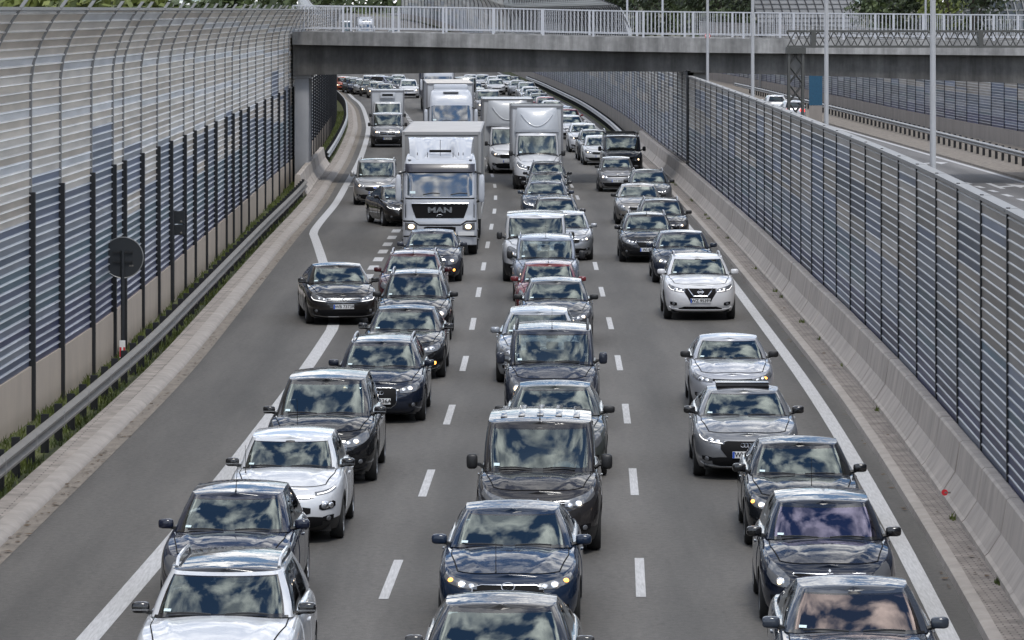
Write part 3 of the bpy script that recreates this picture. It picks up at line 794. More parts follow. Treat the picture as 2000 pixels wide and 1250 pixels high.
def make_lorry(name, style):
    root = empty(name)
    W2 = 1.22; ctr = (0, 1.2, 1.8); man = style == 'deflector'
    if man: tab = [(.34, .05, 1.20), (.7, 0, 1.22), (1.15, -.01, 1.22), (1.2, .02, 1.21), (1.85, .05, 1.21), (2.0, .08, 1.21), (2.75, .26, 1.19), (2.95, .36, 1.17), (3.12, .55, 1.14), (3.28, .95, 1.08)]
    else: tab = [(.34, .05, 1.20), (.8, 0, 1.22), (1.3, .0, 1.22), (1.9, .06, 1.21), (2.9, .26, 1.19), (3.2, .36, 1.16), (3.45, .52, 1.10), (3.62, .80, 1.02), (3.70, 1.25, .92)]
    q = Cab(tab); V, Fc = q.mesh(); mk('cab', V, Fc, M_CABW, root, center=ctr, sharp=50)
    v, f = q.patch([(-1.06, 1.98, 2.80), (-.95, 1.93, 2.84), (.95, 1.93, 2.84), (1.06, 1.98, 2.80)], .012)
    ws = mk('windscreen', v, f, mat('cab_glass', (.012, .025, .045), .05, coat=1, spec=1.0), root, center=ctr, sharp=40); MATS['cab_glass'].node_tree.nodes['Principled BSDF'].inputs['Coat IOR'].default_value = 1.9
    for x in (-.55, .35): G().tube([q.P(x, 1.99, .04), q.P(x + .3, 2.05, .05), q.P(x + .55, 2.03, .04)], .014, 5).build('wiper', M_BLACK, ws)
    mk('sticker', [q.P(x, z, .02) for x, z in ((-.98, 2.02), (-.8, 2.02), (-.8, 2.10), (-.98, 2.10))], [(0, 1, 2, 3)], M_STICK, ws, smooth=False)
    if man:
        v, f = q.patch([(-1.14, 2.72, 2.98), (1.14, 2.72, 2.98)], .10, 3); mk('sun_visor', v, f, mat('smoked_visor', (.02, .02, .03), .3, coat=.25), root, center=ctr, sharp=40)
        v, f = q.patch([(-.92, 1.60, 1.68), (-.78, 1.22, 1.68), (.78, 1.22, 1.68), (.92, 1.60, 1.68)], .015, 6); gr = mk('grille', v, f, M_GRILLE, root, center=ctr, sharp=30)
        g = G(); g.tube([q.P(-.93 + k * .186, 1.70, .035) for k in range(11)], .022, 6); g.build('grille_trim', M_CHROME, gr)
        p = q.P(0, 1.48, .035); put_text('maker_name', 'MAN', .24, M_CHROME, gr, Matrix.Translation(p) @ Matrix.Rotation(R(90), 4, 'X') @ Matrix.Scale(1.5, 4, (1, 0, 0)), bold=.01, ext=.006)
        g = G(); g.tube([(-.10, 0, -.02), (-.05, .01, .035), (.03, .01, .045), (.09, .01, .01), (.03, .01, -.04), (-.02, .01, -.01), (-.07, 0, -.055)], .012, 5)
        o = g.build('lion_emblem', M_CHROME, gr); o.location = q.P(0, 1.30, .035)
        v, f = q.patch([(-1.19, .36, 1.12), (-.85, .36, 1.10), (-.66, .36, .98), (.66, .36, .98), (.85, .36, 1.10), (1.19, .36, 1.12)], .05, 6); bp = mk('bumper', v, f, M_CABW, root, center=ctr, sharp=30)
        v, f = q.patch([(-.52, .80, .93), (-.40, .72, .95), (.40, .72, .95), (.52, .80, .93)], .065, 2); mk('intake', v, f, M_GRILLE, bp, center=ctr)
        for (pts) in ([(-1.2, 1.125), (-.87, 1.125), (-.68, 1.0), (.68, 1.0), (.87, 1.125), (1.2, 1.125)], [(-1.19, 1.86), (1.19, 1.86)], [(-1.2, .62), (-.7, .66), (.7, .66), (1.2, .62)]):
            v, f = q.patch([(x, z - .022, z + .022) for x, z in pts], .058 if pts[0][1] < 1.2 else .006, 1); mk('panel_gap', v, f, M_GRILLE, root, center=ctr)
        for sgn in (-1, 1):
            v, f = q.patch([(sgn * x, a, b) for x, a, b in ((1.10, 1.25, 1.75), (1.13, 1.2, 2.6))], .004, 4); mk('corner_gap', v, f, M_GRILLE, root, center=ctr)
        v, f = q.patch([(-.5, .42, .60), (.5, .42, .60)], .06, 2); mk('intake', v, f, M_GRILLE, bp, center=ctr)
    else:
        v, f = q.patch([(-.9, 1.0, 1.75), (.9, 1.0, 1.75)], .012, 6); gr = mk('grille', v, f, M_GRILLE, root, center=ctr, sharp=30)
        for z in (1.15, 1.35, 1.55):
            v, f = q.patch([(-.85, z, z + .05), (.85, z, z + .05)], .03, 1); mk('slat', v, f, M_CHROME, gr, center=ctr)
        g = G(); g.box(-.42, .42, q.P(0, 3.5).y - .12, q.P(0, 3.5).y + .1, 3.50, 3.58, bev=.02); g.build('light_bar', M_LENS, root)
    for sgn in (-1, 1):
        v, f = q.patch([(sgn * x, a, b) for x, a, b in ((.74, .86, 1.02), (.9, .82, 1.05), (1.14, .84, 1.08))], .065, 3); h = mk('headlight', v, f, M_LENS, root, center=ctr)
        g = G(); g.ell((0, 0, 0), (.10, .02, .075), 0, 12, 6); o = g.build('lamp', [M_LAMP], h); o.location = q.P(sgn * .93, .95, .09)
        g = G(); g.ell((sgn * 1.36, .28, 2.18), (.10, .10, .46), 0, 12, 8, .5); g.tube([(sgn * 1.08, .42, 2.74), (sgn * 1.34, .26, 2.66)], .035, 5, 1); g.tube([(sgn * 1.12, .3, 1.72), (sgn * 1.34, .28, 1.80)], .04, 5, 1)
        g.build('wing_mirror', [M_CABW, M_BLACK], root)
        g = G(); g.box(sgn * 1.19 - .03, sgn * 1.19 + .03, .9, 2.0, 1.95, 2.7); g.build('side_window', M_SIDE, root, smooth=False)
        g = G()
        for z in (.45, .75): g.box(sgn * 1.2 - .06, sgn * 1.2 + .06, .8, 1.3, z, z + .06)
        g.build('step', M_BLACK, root, smooth=False)
        for y in (1.05, 3.3): wheel(root, sgn * 1.06, y, .50, .30, 8, M_STEELRIM)
        for y in (10.5, 11.8, 13.1): wheel(root, sgn * 1.06, y, .50, .30, 8, M_STEELRIM)
    if man:
        # two-lobed roof deflector
        V = []; Fc = []; nu, nv = 28, 12
        for i in range(nu + 1):
            u = -1 + 2 * i / nu; lobe = 1 - 1.0 * math.exp(-((u) / .42) ** 4)
            for j in range(nv + 1):
                t = j / nv; y = .58 + 1.45 * t + .55 * (1 - lobe) * (1 - t); zz = 3.12 + .68 * math.sin(t * math.pi / 2) ** 1.15
                zz += .17 * lobe * math.sin(math.pi * min(1, t * 1.15)) * (1 - .3 * t) - .22 * max(0, abs(u) - .8) / .2 * (1 - t)
                V.append((u * (.98 + .10 * t), y, zz))
        for i in range(nu):
            for j in range(nv): Fc.append((i * (nv + 1) + j, (i + 1) * (nv + 1) + j, (i + 1) * (nv + 1) + j + 1, i * (nv + 1) + j + 1))
        b = len(V)
        lp = [i * (nv + 1) for i in range(nu + 1)] + [nu * (nv + 1) + j for j in range(1, nv + 1)] + [i * (nv + 1) + nv for i in range(nu - 1, -1, -1)] + [j for j in range(nv - 1, 0, -1)]
        V += [(V[i][0], V[i][1], 2.95) for i in lp]
        for k in range(len(lp)): Fc.append((lp[k], b + k, b + (k + 1) % len(lp), lp[(k + 1) % len(lp)]))
        d = mk('roof_deflector', V, Fc, M_CABW, root, center=(0, 1.4, 2.6), sharp=45)
        G().box(-.36, .36, .80, .92, 3.34, 3.42, bev=.02).build('vent', M_GRILLE, d)
        for x in (-.75, -.42, .42, .6, .75): G().tube([(x, .72, 3.05), (x, .72, 3.34)], .012, 5).build('short_aerial', M_BLACK, root)
        g = G(); g.tube([(0, .8, 3.14), (0, .82, 3.75)], .008, 4); g.build('aerial', M_BLACK, root)
        for x in (-1.0, 1.0):
            g = G(); g.ell((x, q.P(x, 3.08).y - .01, 3.10), (.06, .03, .03)); g.build('marker_lamp', M_LENS, root)
        p = q.P(.86, .72, .075); g = G(); g.box(p.x - .26, p.x + .26, p.y - .02, p.y + .02, p.z - .06, p.z + .06); g.build('number_plate', M_PLATE, root, smooth=False)
        cargo(root, 1.27, 3.0, 16.2, 1.05, 3.95, M_TARPSHADE, M_TARP, mat('tarp_frame', (.27, .27, .27), .5))
    else:
        G().box(-.95, .95, 1.3, 2.3, 3.55, 3.95, bev=.12).build('roof_deflector', M_CABW, root)
        cargo(root, 1.27, 2.9, 15.8, 1.05, 4.0, M_NAVY if style == 'navy' else M_BOXW, M_CREAM, M_BOXFRAME)
    g = G(); g.box(-.55, .55, 1.5, 15.5, .55, .95); g.box(-1.15, 1.15, 4.6, 9.2, .45, 1.0); g.build('chassis', M_UNDER, root, smooth=False)
    return root
def make_box_van(name, col, width, top, box_wall, fairing, overcab, length=6.6, **kw):
    root, c, q, C = make_car(name, 'van', col, L=5.6, H=2.30, cowl=1.40, sh=1.30, belt=1.32, zhf=1.04, a=.92, e=1.62, b=2.1, b2=2.05, c=2.4, c2=2.4, d=2.75, g=2.7, wr=.84, rz=1.35, panel_van=True, wbase=3.6, r=.35, **kw)
    x = width / 2; y0 = 2.2
    b = cargo(root, x, y0, length, .75, top, box_wall, box_wall, M_BOXFRAME)
    if fairing:      # smooth rounded nose over the cab
        V = []; Fc = []; nu, nv = 20, 14; z0, z1 = 2.28, top - .08
        for i in range(nu + 1):
            u = -1 + 2 * i / nu
            for j in range(nv + 1):
                t = j / nv; w = x * .88 * (1 - .12 * t)
                V.append((u * w, y0 - .05 - overcab * (1 - abs(u) ** 3) * math.cos(t * math.pi / 2) ** .7 * (1 if t > .04 else .86) - .02, z0 + (z1 - z0) * t))
        for i in range(nu):
            for j in range(nv): Fc.append((i * (nv + 1) + j, (i + 1) * (nv + 1) + j, (i + 1) * (nv + 1) + j + 1, i * (nv + 1) + j + 1))
        Fc.append(tuple(i * (nv + 1) for i in range(nu + 1)))
        fa = mk('cab_fairing', V, Fc, M_FAIR, root, center=(0, y0 + .3, z0 + .5), sharp=50)
        g = G(); g.tube([(u * x * .62, y0 - .09 - overcab * (1 - abs(u * .7) ** 3) * math.cos(t_ * math.pi / 2) ** .7, z0 + (z1 - z0) * t_) for u, t_ in [(-1 + k / 10, .75 - .5 * (1 - (-1 + k / 10) ** 2)) for k in range(21)]], .022, 5)
        g.build('moulding', M_FAIR, fa)
    elif kw.get('fridge', True):
        g = G(); g.box(-.48, .48, y0 - .28, y0, top - .50, top - .14, bev=.08); fr = g.build('cooling_unit', M_FAIR, root)
        G().box(-.34, .34, y0 - .29, y0 - .2, top - .36, top - .22, bev=.02).build('vent', M_GRILLE, fr)
    return root, c
# ------------------------------------------------------------------ the road's plan (metres; x at a distance y from the camera)
LL = [(20, -2.75), (40, -2.2), (59.1, -1.694), (70.8, -1.443), (82.7, -1.241), (94.5, -1.084), (106.6, -1.0), (118.4, -.95), (130.4, -.89), (142.6, -.835), (155, -.76), (167, -.70), (179, -.70), (190.9, -.78), (203, -.95), (215.7, -1.22), (242, -1.93), (277, -2.95), (298, -3.7), (341, -5.6), (381, -7.7), (410, -9.3), (443, -11.2), (520, -16), (600, -21), (700, -26), (800, -31), (900, -37), (1200, -60)]
EL = [(137, -6.35), (150, -7.1), (156, -7.22), (173.5, -7.3), (193, -7.6), (215, -7.95), (242, -8.55), (277, -9.5), (298, -10.25), (341, -12.1), (364, -13.3), (381, -14.4), (410, -16.1), (443, -18), (520, -22.6), (600, -27.6), (700, -33), (800, -38), (900, -44), (1200, -67)]
XK = [(20, -7.9), (50, -7.5), (62, -7.36), (80, -7.15), (93, -7.08), (107, -7.17), (141, -7.48), (173.5, -7.72), (193, -8.05), (215, -8.4), (242, -9.0), (277, -9.95), (298, -10.7), (341, -12.55), (381, -14.9), (410, -16.6), (443, -18.5), (520, -23.1), (600, -28), (700, -33.5), (800, -38.5), (900, -44.5), (1200, -68)]
XW = [(20, -10.3), (40, -9.85), (77, -9.35), (90, -9.1), (107, -9.15), (141, -9.5), (187, -10.05), (215, -10.4), (242, -11), (277, -11.9), (298, -12.6), (341, -14.4), (381, -16.7), (410, -18.4), (443, -20.3), (520, -24.9), (600, -30), (700, -35.5), (800, -40.5), (900, -46), (1200, -70)]
RW = [(20, 6.0), (45, 6.85), (63.8, 7.4), (85, 7.8), (110, 7.95), (145, 8.05), (189, 7.95), (215, 7.75), (243, 7.6), (285, 7.3), (334, 6.5), (380, 5.2), (437, 3.4), (508, .5), (600, -4.5), (700, -10), (800, -16), (900, -23), (1200, -48)]
ZR = [(0, 0), (470, 0), (520, .25), (560, 1.0), (640, 3.0), (700, 4.3), (800, 5.4), (1000, 6.6), (1300, 7.6)]
OW = [(20, 36), (150, 33), (200, 31.2), (243, 29.6), (286, 28.0), (345, 26.8), (420, 25), (508, 21.5), (600, 17), (800, 4), (1000, -10)]
def LLx(y): return cr1(LL, y)
def RRx(y): return cr1(LL, y) + 3.5
def lineL(y):
    """solid left line: beside lane one near, swinging out round the merging lane further off"""
    if y < 106: return LLx(y) - 3.5 - max(0, (66 - y)) * .004
    if y > 150: return cr1(EL, y)
    a = LLx(106) - 3.5; b = cr1(EL, 150); t = (y - 106) / 44
    return a + (b - a) * (t * t * (1.6 - .6 * t) if False else t ** 1.15)
def XWx(y): return cr1(XW, y)
def XKx(y): return cr1(XK, y)
def RWx(y): return cr1(RW, y)
def ZRz(y): return cr1(ZR, y) if y > 470 else 0.0
def OWx(y): return cr1(OW, y)
OE = [(100, 25.4), (150, 24.6), (195, 23.8), (286, 22.0), (400, 19.6), (500, 16.6), (700, 7)]
OR = [(100, 28.2), (150, 27.3), (215, 26.2), (315, 24.4), (420, 22.3), (500, 19.2), (700, 9)]
def OEx(y): return cr1(OE, y)
def ORx(y): return cr1(OR, y)
def frange(a, b, d):
    n = max(1, int(round((b - a) / d))); return [a + (b - a) * k / n for k in range(n + 1)]
def yseq(a, b):
    out = [a]
    while out[-1] < b: out.append(min(b, out[-1] + (4 if out[-1] < 260 else 10 if out[-1] < 600 else 25)))
    return out
def sweep(name, prof, path, ys, m, parent=None, zf=ZRz, closed=False, cap=False, smooth=False, sharp=30, mids=None):
    """prof: (dx, z) points; swept along x = path(y)"""
    V = []; Fc = []; n = len(prof); mi = []
    for y in ys:
        x = path(y); z = zf(y)
        for dx, dz in prof: V.append((x + dx, y, z + dz))
    for i in range(len(ys) - 1):
        for k in range(n if closed else n - 1):
            k2 = (k + 1) % n; Fc.append((i * n + k, i * n + k2, (i + 1) * n + k2, (i + 1) * n + k)); mi.append(mids[k] if mids else 0)
    if cap:
        Fc.append(tuple(range(n))); Fc.append(tuple((len(ys) - 1) * n + k for k in range(n))[::-1]); mi += [0, 0]
    return mk(name, V, Fc, m, parent, midx=mi, smooth=smooth, sharp=sharp)
def struct(o): o['kind'] = 'structure'; return o

# ------------------------------------------------------------------ ground materials
def asphalt_mat(name, base, seed=0, track=True):
    m = bpy.data.materials.new(name); nt, b = nodes_of(m); N = nt.nodes; L = nt.links.new
    tc = N.new('ShaderNodeTexCoord')
    def noise(sc_, det, stretch=None, rough=.6):
        mp = N.new('ShaderNodeMapping'); mp.inputs['Location'].default_value = (seed, seed * 2.3, 0)
        if stretch: mp.inputs['Scale'].default_value = stretch
        L(tc.outputs['Object'], mp.inputs[0]); n = N.new('ShaderNodeTexNoise'); n.inputs['Scale'].default_value = sc_; n.inputs['Detail'].default_value = det
        n.inputs['Roughness'].default_value = rough; L(mp.outputs[0], n.inputs['Vector']); return n.outputs[0]
    def ramp(v, a, b_, lo, hi):
        r = N.new('ShaderNodeMapRange'); r.inputs[1].default_value = a; r.inputs[2].default_value = b_; r.inputs[3].default_value = lo; r.inputs[4].default_value = hi; L(v, r.inputs[0]); return r.outputs[0]
    def mul(a, b_):
        x = N.new('ShaderNodeMath'); x.operation = 'MULTIPLY'; L(a, x.inputs[0]); L(b_, x.inputs[1]); return x.outputs[0]
    f = mul(ramp(noise(9, 5, None, .8), .3, .7, .70, 1.28), ramp(noise(.22, 5, (3.2, .22, 1)), .35, .65, .76, 1.2))
    at = N.new('ShaderNodeAttribute'); at.attribute_name = 'lateral'
    def math_(op, a, b_=None):
        x = N.new('ShaderNodeMath'); x.operation = op
        for k, v_ in ((0, a), (1, b_)):
            if v_ is None: continue
            if isinstance(v_, (int, float)): x.inputs[k].default_value = v_
            else: L(v_, x.inputs[k])
        return x.outputs[0]
    ang = math_('MULTIPLY', math_('ADD', at.outputs['Fac'], math_('MULTIPLY', noise(.5, 2, (1, .3, 1)), .5)), 2 * math.pi / 1.75)
    trk = ramp(math_('COSINE', ang), -1, 1, .82, 1.08)
    f = mul(f, trk)
    crack = ramp(math_('ABSOLUTE', math_('SUBTRACT', noise(.55, 5, (1, .5, 1), .7), .5)), 0, .006, .80, 1.0)
    f = mul(f, crack)
    f = mul(f, ramp(noise(70, 2), .3, .75, .72, 1.25))
    f = mul(f, ramp(noise(.09, 4, (1.4, .16, 1)), .3, .7, .82, 1.16))
    v = N.new('ShaderNodeMix'); v.data_type = 'RGBA'; v.blend_type = 'MULTIPLY'; v.inputs[0].default_value = 1
    v.inputs[6].default_value = (*base, 1); L(f, v.inputs[7]); L(v.outputs[2], b.inputs['Base Color'])
    b.inputs['Roughness'].default_value = .78; b.inputs['Specular IOR Level'].default_value = .45
    bp = N.new('ShaderNodeBump'); bp.inputs['Strength'].default_value = .35; bp.inputs['Distance'].default_value = .01
    L(noise(45, 3), bp.inputs['Height']); L(bp.outputs[0], b.inputs['Normal'])
    MATS[name] = m; return m
M_ASPH = asphalt_mat('asphalt', (.102, .096, .088))
M_ASPH2 = asphalt_mat('asphalt_opposite', (.135, .13, .128), 4)
M_LINE = mat('road_paint', (.43, .43, .435), .75, noise=.3, nscale=6, stretch=(6, .35, 1))
M_CONC = mat('concrete', (.33, .305, .285), .8, noise=.16, nscale=1.1, bump=.2)
M_CONCB = mat('barrier_concrete', (.375, .335, .30), .75, noise=.3, nscale=1.3, bump=.15, stretch=(1, 1.6, .5))
M_KERB = mat('kerb_stone', (.30, .272, .248), .8, noise=.22, nscale=2.2, bump=.2)
M_DIRT = mat('gutter_dirt', (.185, .162, .138), .95, noise=.35, nscale=3.5, bump=.4, stretch=(1.5, .5, 1))
M_GRASSG = mat('verge_soil', (.075, .085, .03), .95, noise=.5, nscale=2.2, bump=.6)
M_GRND = mat('ground_soil', (.09, .085, .06), .95, noise=.4, nscale=.2)
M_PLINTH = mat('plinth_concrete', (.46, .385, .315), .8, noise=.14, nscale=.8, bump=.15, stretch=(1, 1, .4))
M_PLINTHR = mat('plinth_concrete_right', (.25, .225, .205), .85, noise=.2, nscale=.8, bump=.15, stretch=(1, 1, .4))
M_POST = mat('dark_steel_post', (.022, .023, .026), .45, metal=.3)
M_POSTL = mat('grey_post', (.27, .27, .27), .45, metal=.4)
M_GALV = mat('galvanised_steel', (.165, .153, .137), .6, metal=.2, noise=.15, nscale=2)
M_CAP = mat('cap_rail', (.22, .215, .21), .45, metal=.2)
M_WHITE = mat('white_railing', (.43, .44, .47), .45)
M_POLE = mat('lamp_pole', (.36, .36, .37), .4, metal=.35, noise=.08, nscale=2)
def brick_mat(name, c1, c2, mortar, sx, sy):
    m = bpy.data.materials.new(name); nt, b = nodes_of(m); N = nt.nodes; L = nt.links.new
    tc = N.new('ShaderNodeTexCoord'); mp = N.new('ShaderNodeMapping'); L(tc.outputs['Object'], mp.inputs[0])
    br = N.new('ShaderNodeTexBrick'); br.inputs['Color1'].default_value = (*c1, 1); br.inputs['Color2'].default_value = (*c2, 1); br.inputs['Mortar'].default_value = (*mortar, 1)
    br.inputs['Scale'].default_value = 1; br.inputs['Brick Width'].default_value = sx; br.inputs['Row Height'].default_value = sy; br.inputs['Mortar Size'].default_value = .012
    L(mp.outputs[0], br.inputs['Vector'])
    n = N.new('ShaderNodeTexNoise'); n.inputs['Scale'].default_value = 2.5; n.inputs['Detail'].default_value = 5; L(tc.outputs['Object'], n.inputs['Vector'])
    mr = N.new('ShaderNodeMapRange'); mr.inputs[1].default_value = .3; mr.inputs[2].default_value = .7; mr.inputs[3].default_value = .7; mr.inputs[4].default_value = 1.25; L(n.outputs[0], mr.inputs[0])
    v = N.new('ShaderNodeMix'); v.data_type = 'RGBA'; v.blend_type = 'MULTIPLY'; v.inputs[0].default_value = 1; L(br.outputs[0], v.inputs[6]); L(mr.outputs[0], v.inputs[7])
    L(v.outputs[2], b.inputs['Base Color']); b.inputs['Roughness'].default_value = .85; MATS[name] = m; return m
M_PAVE = brick_mat('paving_blocks', (.23, .20, .18), (.27, .24, .215), (.11, .095, .085), .2, .1)
M_PAVEL = brick_mat('paving_slabs', (.27, .24, .215), (.30, .27, .245), (.12, .105, .095), .55, .16)

# ------------------------------------------------------------------ ground, road, kerbs, markings
YS = yseq(15, 1150)
def build_ground():
    g = G()
    n = 40; ys = [-60] + yseq(15, 1150)[::3] + [1300, 2600]; xs = [-600, -150, -60, -30, 0, 30, 60, 150, 600]
    V = [(x, y, ZRz(max(0, y)) - .35 if abs(x) < 70 else ZRz(max(0, y)) - .4) for y in ys for x in xs]; nx = len(xs)
    Fc = [(j * nx + i, j * nx + i + 1, (j + 1) * nx + i + 1, (j + 1) * nx + i) for j in range(len(ys) - 1) for i in range(nx - 1)]
    struct(mk('ground', V, Fc, M_GRND, smooth=False))
    def strip(name, xa, xb, z, m, ys=YS):
        V = []; Fc = []; nx = 13
        for y in ys:
            a, b = xa(y), xb(y)
            for k in range(nx): V.append((a + (b - a) * k / (nx - 1), y, ZRz(y) + z))
        for j in range(len(ys) - 1):
            for k in range(nx - 1): Fc.append((j * nx + k, j * nx + k + 1, (j + 1) * nx + k + 1, (j + 1) * nx + k))
        o = struct(mk(name, V, Fc, m, smooth=True)); at = o.data.attributes.new('lateral', 'FLOAT', 'POINT')
        at.data.foreach_set('value', [(v[0] - LLx(v[1])) for v in V]); return o
    strip('road', lambda y: XKx(y) - .05, lambda y: RWx(y) - 1.06, 0, M_ASPH)
    strip('opposite_road', lambda y: RWx(y) + 1.5 + min(6, max(0, (y - 150) * .02)), lambda y: OEx(y) + .35, 0, M_ASPH2)
    # left gutter, kerb, slab strip, verge
    kyr = [y for y in YS if y <= 700]
    struct(sweep('gutter', [(-.26, .012), (.0, .008)], XKx, kyr, M_DIRT))
    struct(sweep('kerb', [(-.26, 0), (-.28, .05), (-.38, .12), (-.58, .13), (-.58, 0)], XKx, kyr, M_KERB, smooth=True, sharp=35))
    struct(sweep('footway', [(-.58, .125), (-.93, .135)], XKx, kyr, M_PAVEL))
    V = []; Fc = []
    for y in kyr:
        a, b = XKx(y) - .93, XWx(y) - .3
        for k in range(4): V.append((a + (b - a) * k / 3, y, ZRz(y) + .10 + .02 * random.random()))
    for j in range(len(kyr) - 1):
        for k in range(3): Fc.append((j * 4 + k, (j + 1) * 4 + k, (j + 1) * 4 + k + 1, j * 4 + k + 1))
    struct(mk('verge', V, Fc, M_GRASSG, smooth=True))
    # right kerb and paving
    rk = [y for y in YS if y <= 250]
    struct(sweep('kerb', [(-1.12, 0), (-1.10, .10), (-1.06, .12), (-.93, .125), (-.93, 0)], RWx, rk, M_KERB, smooth=True, sharp=35))
    struct(sweep('footway', [(-.93, .12), (-.55, .125)], RWx, rk, M_PAVE))
    rk2 = [y for y in YS if y >= 35]
    struct(sweep('verge', [(-.5, .06), (0, .08), (.8, .1), (1.6, .05)], RWx, rk2, M_GRASSG))
    rk3 = [y for y in YS if 250 <= y <= 700]
    struct(sweep('verge', [(-1.06, .03), (-.5, .10)], RWx, rk3, M_GRASSG))
    struct(sweep('verge', [(-5.5, -.03), (-.0, .06)], OWx, [y for y in YS if y < 800], M_DIRT))
    struct(sweep('kerb', [(.30, 0), (.32, .10), (2.2, .13)], OEx, [y for y in YS if 60 < y < 700], M_DIRT))
build_ground()
def paint_strip(g, path, ya, yb, w, z=.006, d=4.0):
    ys = frange(ya, yb, d) if yb - ya > d else [ya, yb]
    V = []
    for y in ys: V += [(path(y) - w / 2, y, ZRz(y) + z), (path(y) + w / 2, y, ZRz(y) + z)]
    g.add(V, [(2 * i, 2 * i + 1, 2 * i + 3, 2 * i + 2) for i in range(len(ys) - 1)])
def markings():
    g = G(); P = 12.0
    for k in range(-3, 40):
        y = 57.0 + P * k + (0.9 if False else 0)
        if y > 480: break
        paint_strip(g, LLx, y, y + 4.05, .135)
        paint_strip(g, RRx, y + .2, y + 4.25, .135)
    struct(g.build('lane_dashes', M_LINE, smooth=False))
    g = G(); paint_strip(g, lineL, 20, 480, .30, d=2.5)
    struct(g.build('edge_line', M_LINE, smooth=False))
    g = G(); paint_strip(g, lambda y: RWx(y) - 1.55, 20, 700, .26, .006, 3)
    struct(g.build('edge_line', M_LINE, smooth=False))
    g = G()
    for k in range(60):
        y = 125.0 + 4.33 * k
        paint_strip(g, lambda yy: LLx(yy) - 3.42 - .0 * yy, y, y + 2.1, .30)
    struct(g.build('merge_dashes', M_LINE, smooth=False))
    g = G()       # worn rumble marks across the merging lane
    for y in (190, 254): g.add([(lineL(y) + .1, y, .006), (LLx(y) - 4.0, y, .006), (LLx(y) - 4.0, y + .9, .006), (lineL(y) + .1, y + .9, .006)], [(0, 1, 2, 3)])
    struct(g.build('cross_line', mat('worn_paint', (.26, .26, .26), .8, noise=.3, nscale=6), smooth=False))
    g = G()       # opposite carriageway: two dashed lines, an edge line, and turn arrows
    for k in range(40):
        y = 120 + 4.3 * k
        paint_strip(g, lambda yy: 21.5 - (yy - 178) * .0285, y, y + 2.2, .28)
    for k in range(14):
        y = 130 + 12 * k; paint_strip(g, lambda yy: 17.4 - (yy - 178) * .026, y, y + 4, .14)
    paint_strip(g, OEx, 100, 700, .26)
    for (x, y) in ((22.0, 188), (21.4, 217)):
        g.add([(x - .12, y, .007), (x + .12, y, .007), (x + .12, y + 6, .007), (x - .12, y + 6, .007)], [(0, 1, 2, 3)])
        g.add([(x - .1, y + 1.2, .008), (x + .9, y + 2.6, .008), (x + .9, y + 3.6, .008), (x - .1, y + 2.2, .008)], [(0, 1, 2, 3)])
        g.add([(x + .9, y + .9, .009), (x + 1.5, y + 3.2, .009), (x + .7, y + 5.2, .009)], [(0, 1, 2)])
    struct(g.build('opposite_markings', M_LINE, smooth=False))
markings()

# ------------------------------------------------------------------ noise walls
def panel_material():
    m = bpy.data.materials.new('coloured_metal_panel'); nt, b = nodes_of(m); N = nt.nodes; L = nt.links.new
    at = N.new('ShaderNodeAttribute'); at.attribute_name = 'paint'
    tc = N.new('ShaderNodeTexCoord'); mp = N.new('ShaderNodeMapping'); mp.inputs['Scale'].default_value = (1, .35, 3); L(tc.outputs['Object'], mp.inputs[0])
    n = N.new('ShaderNodeTexNoise'); n.inputs['Scale'].default_value = 1.3; n.inputs['Detail'].default_value = 5; L(mp.outputs[0], n.inputs['Vector'])
    mr = N.new('ShaderNodeMapRange'); mr.inputs[1].default_value = .3; mr.inputs[2].default_value = .7; mr.inputs[3].default_value = .82; mr.inputs[4].default_value = 1.15; L(n.outputs[0], mr.inputs[0])
    v = N.new('ShaderNodeMix'); v.data_type = 'RGBA'; v.blend_type = 'MULTIPLY'; v.inputs[0].default_value = 1; L(at.outputs['Color'], v.inputs[6]); L(mr.outputs[0], v.inputs[7])
    L(v.outputs[2], b.inputs['Base Color']); b.inputs['Roughness'].default_value = .36; b.inputs['Metallic'].default_value = .2; MATS['panel'] = m; return m
M_PANEL = panel_material()
BEIGE = [(.58, .51, .43), (.64, .575, .50), (.50, .435, .365), (.66, .61, .55)]
PALE = [(.66, .66, .67), (.60, .61, .63)]
BLUES = [(.135, .165, .245), (.105, .13, .20), (.19, .215, .275), (.085, .115, .17), (.24, .26, .30)]
TEAL = [(.10, .16, .20), (.085, .14, .185)]
NAVY = [(.045, .055, .13), (.065, .075, .155)]
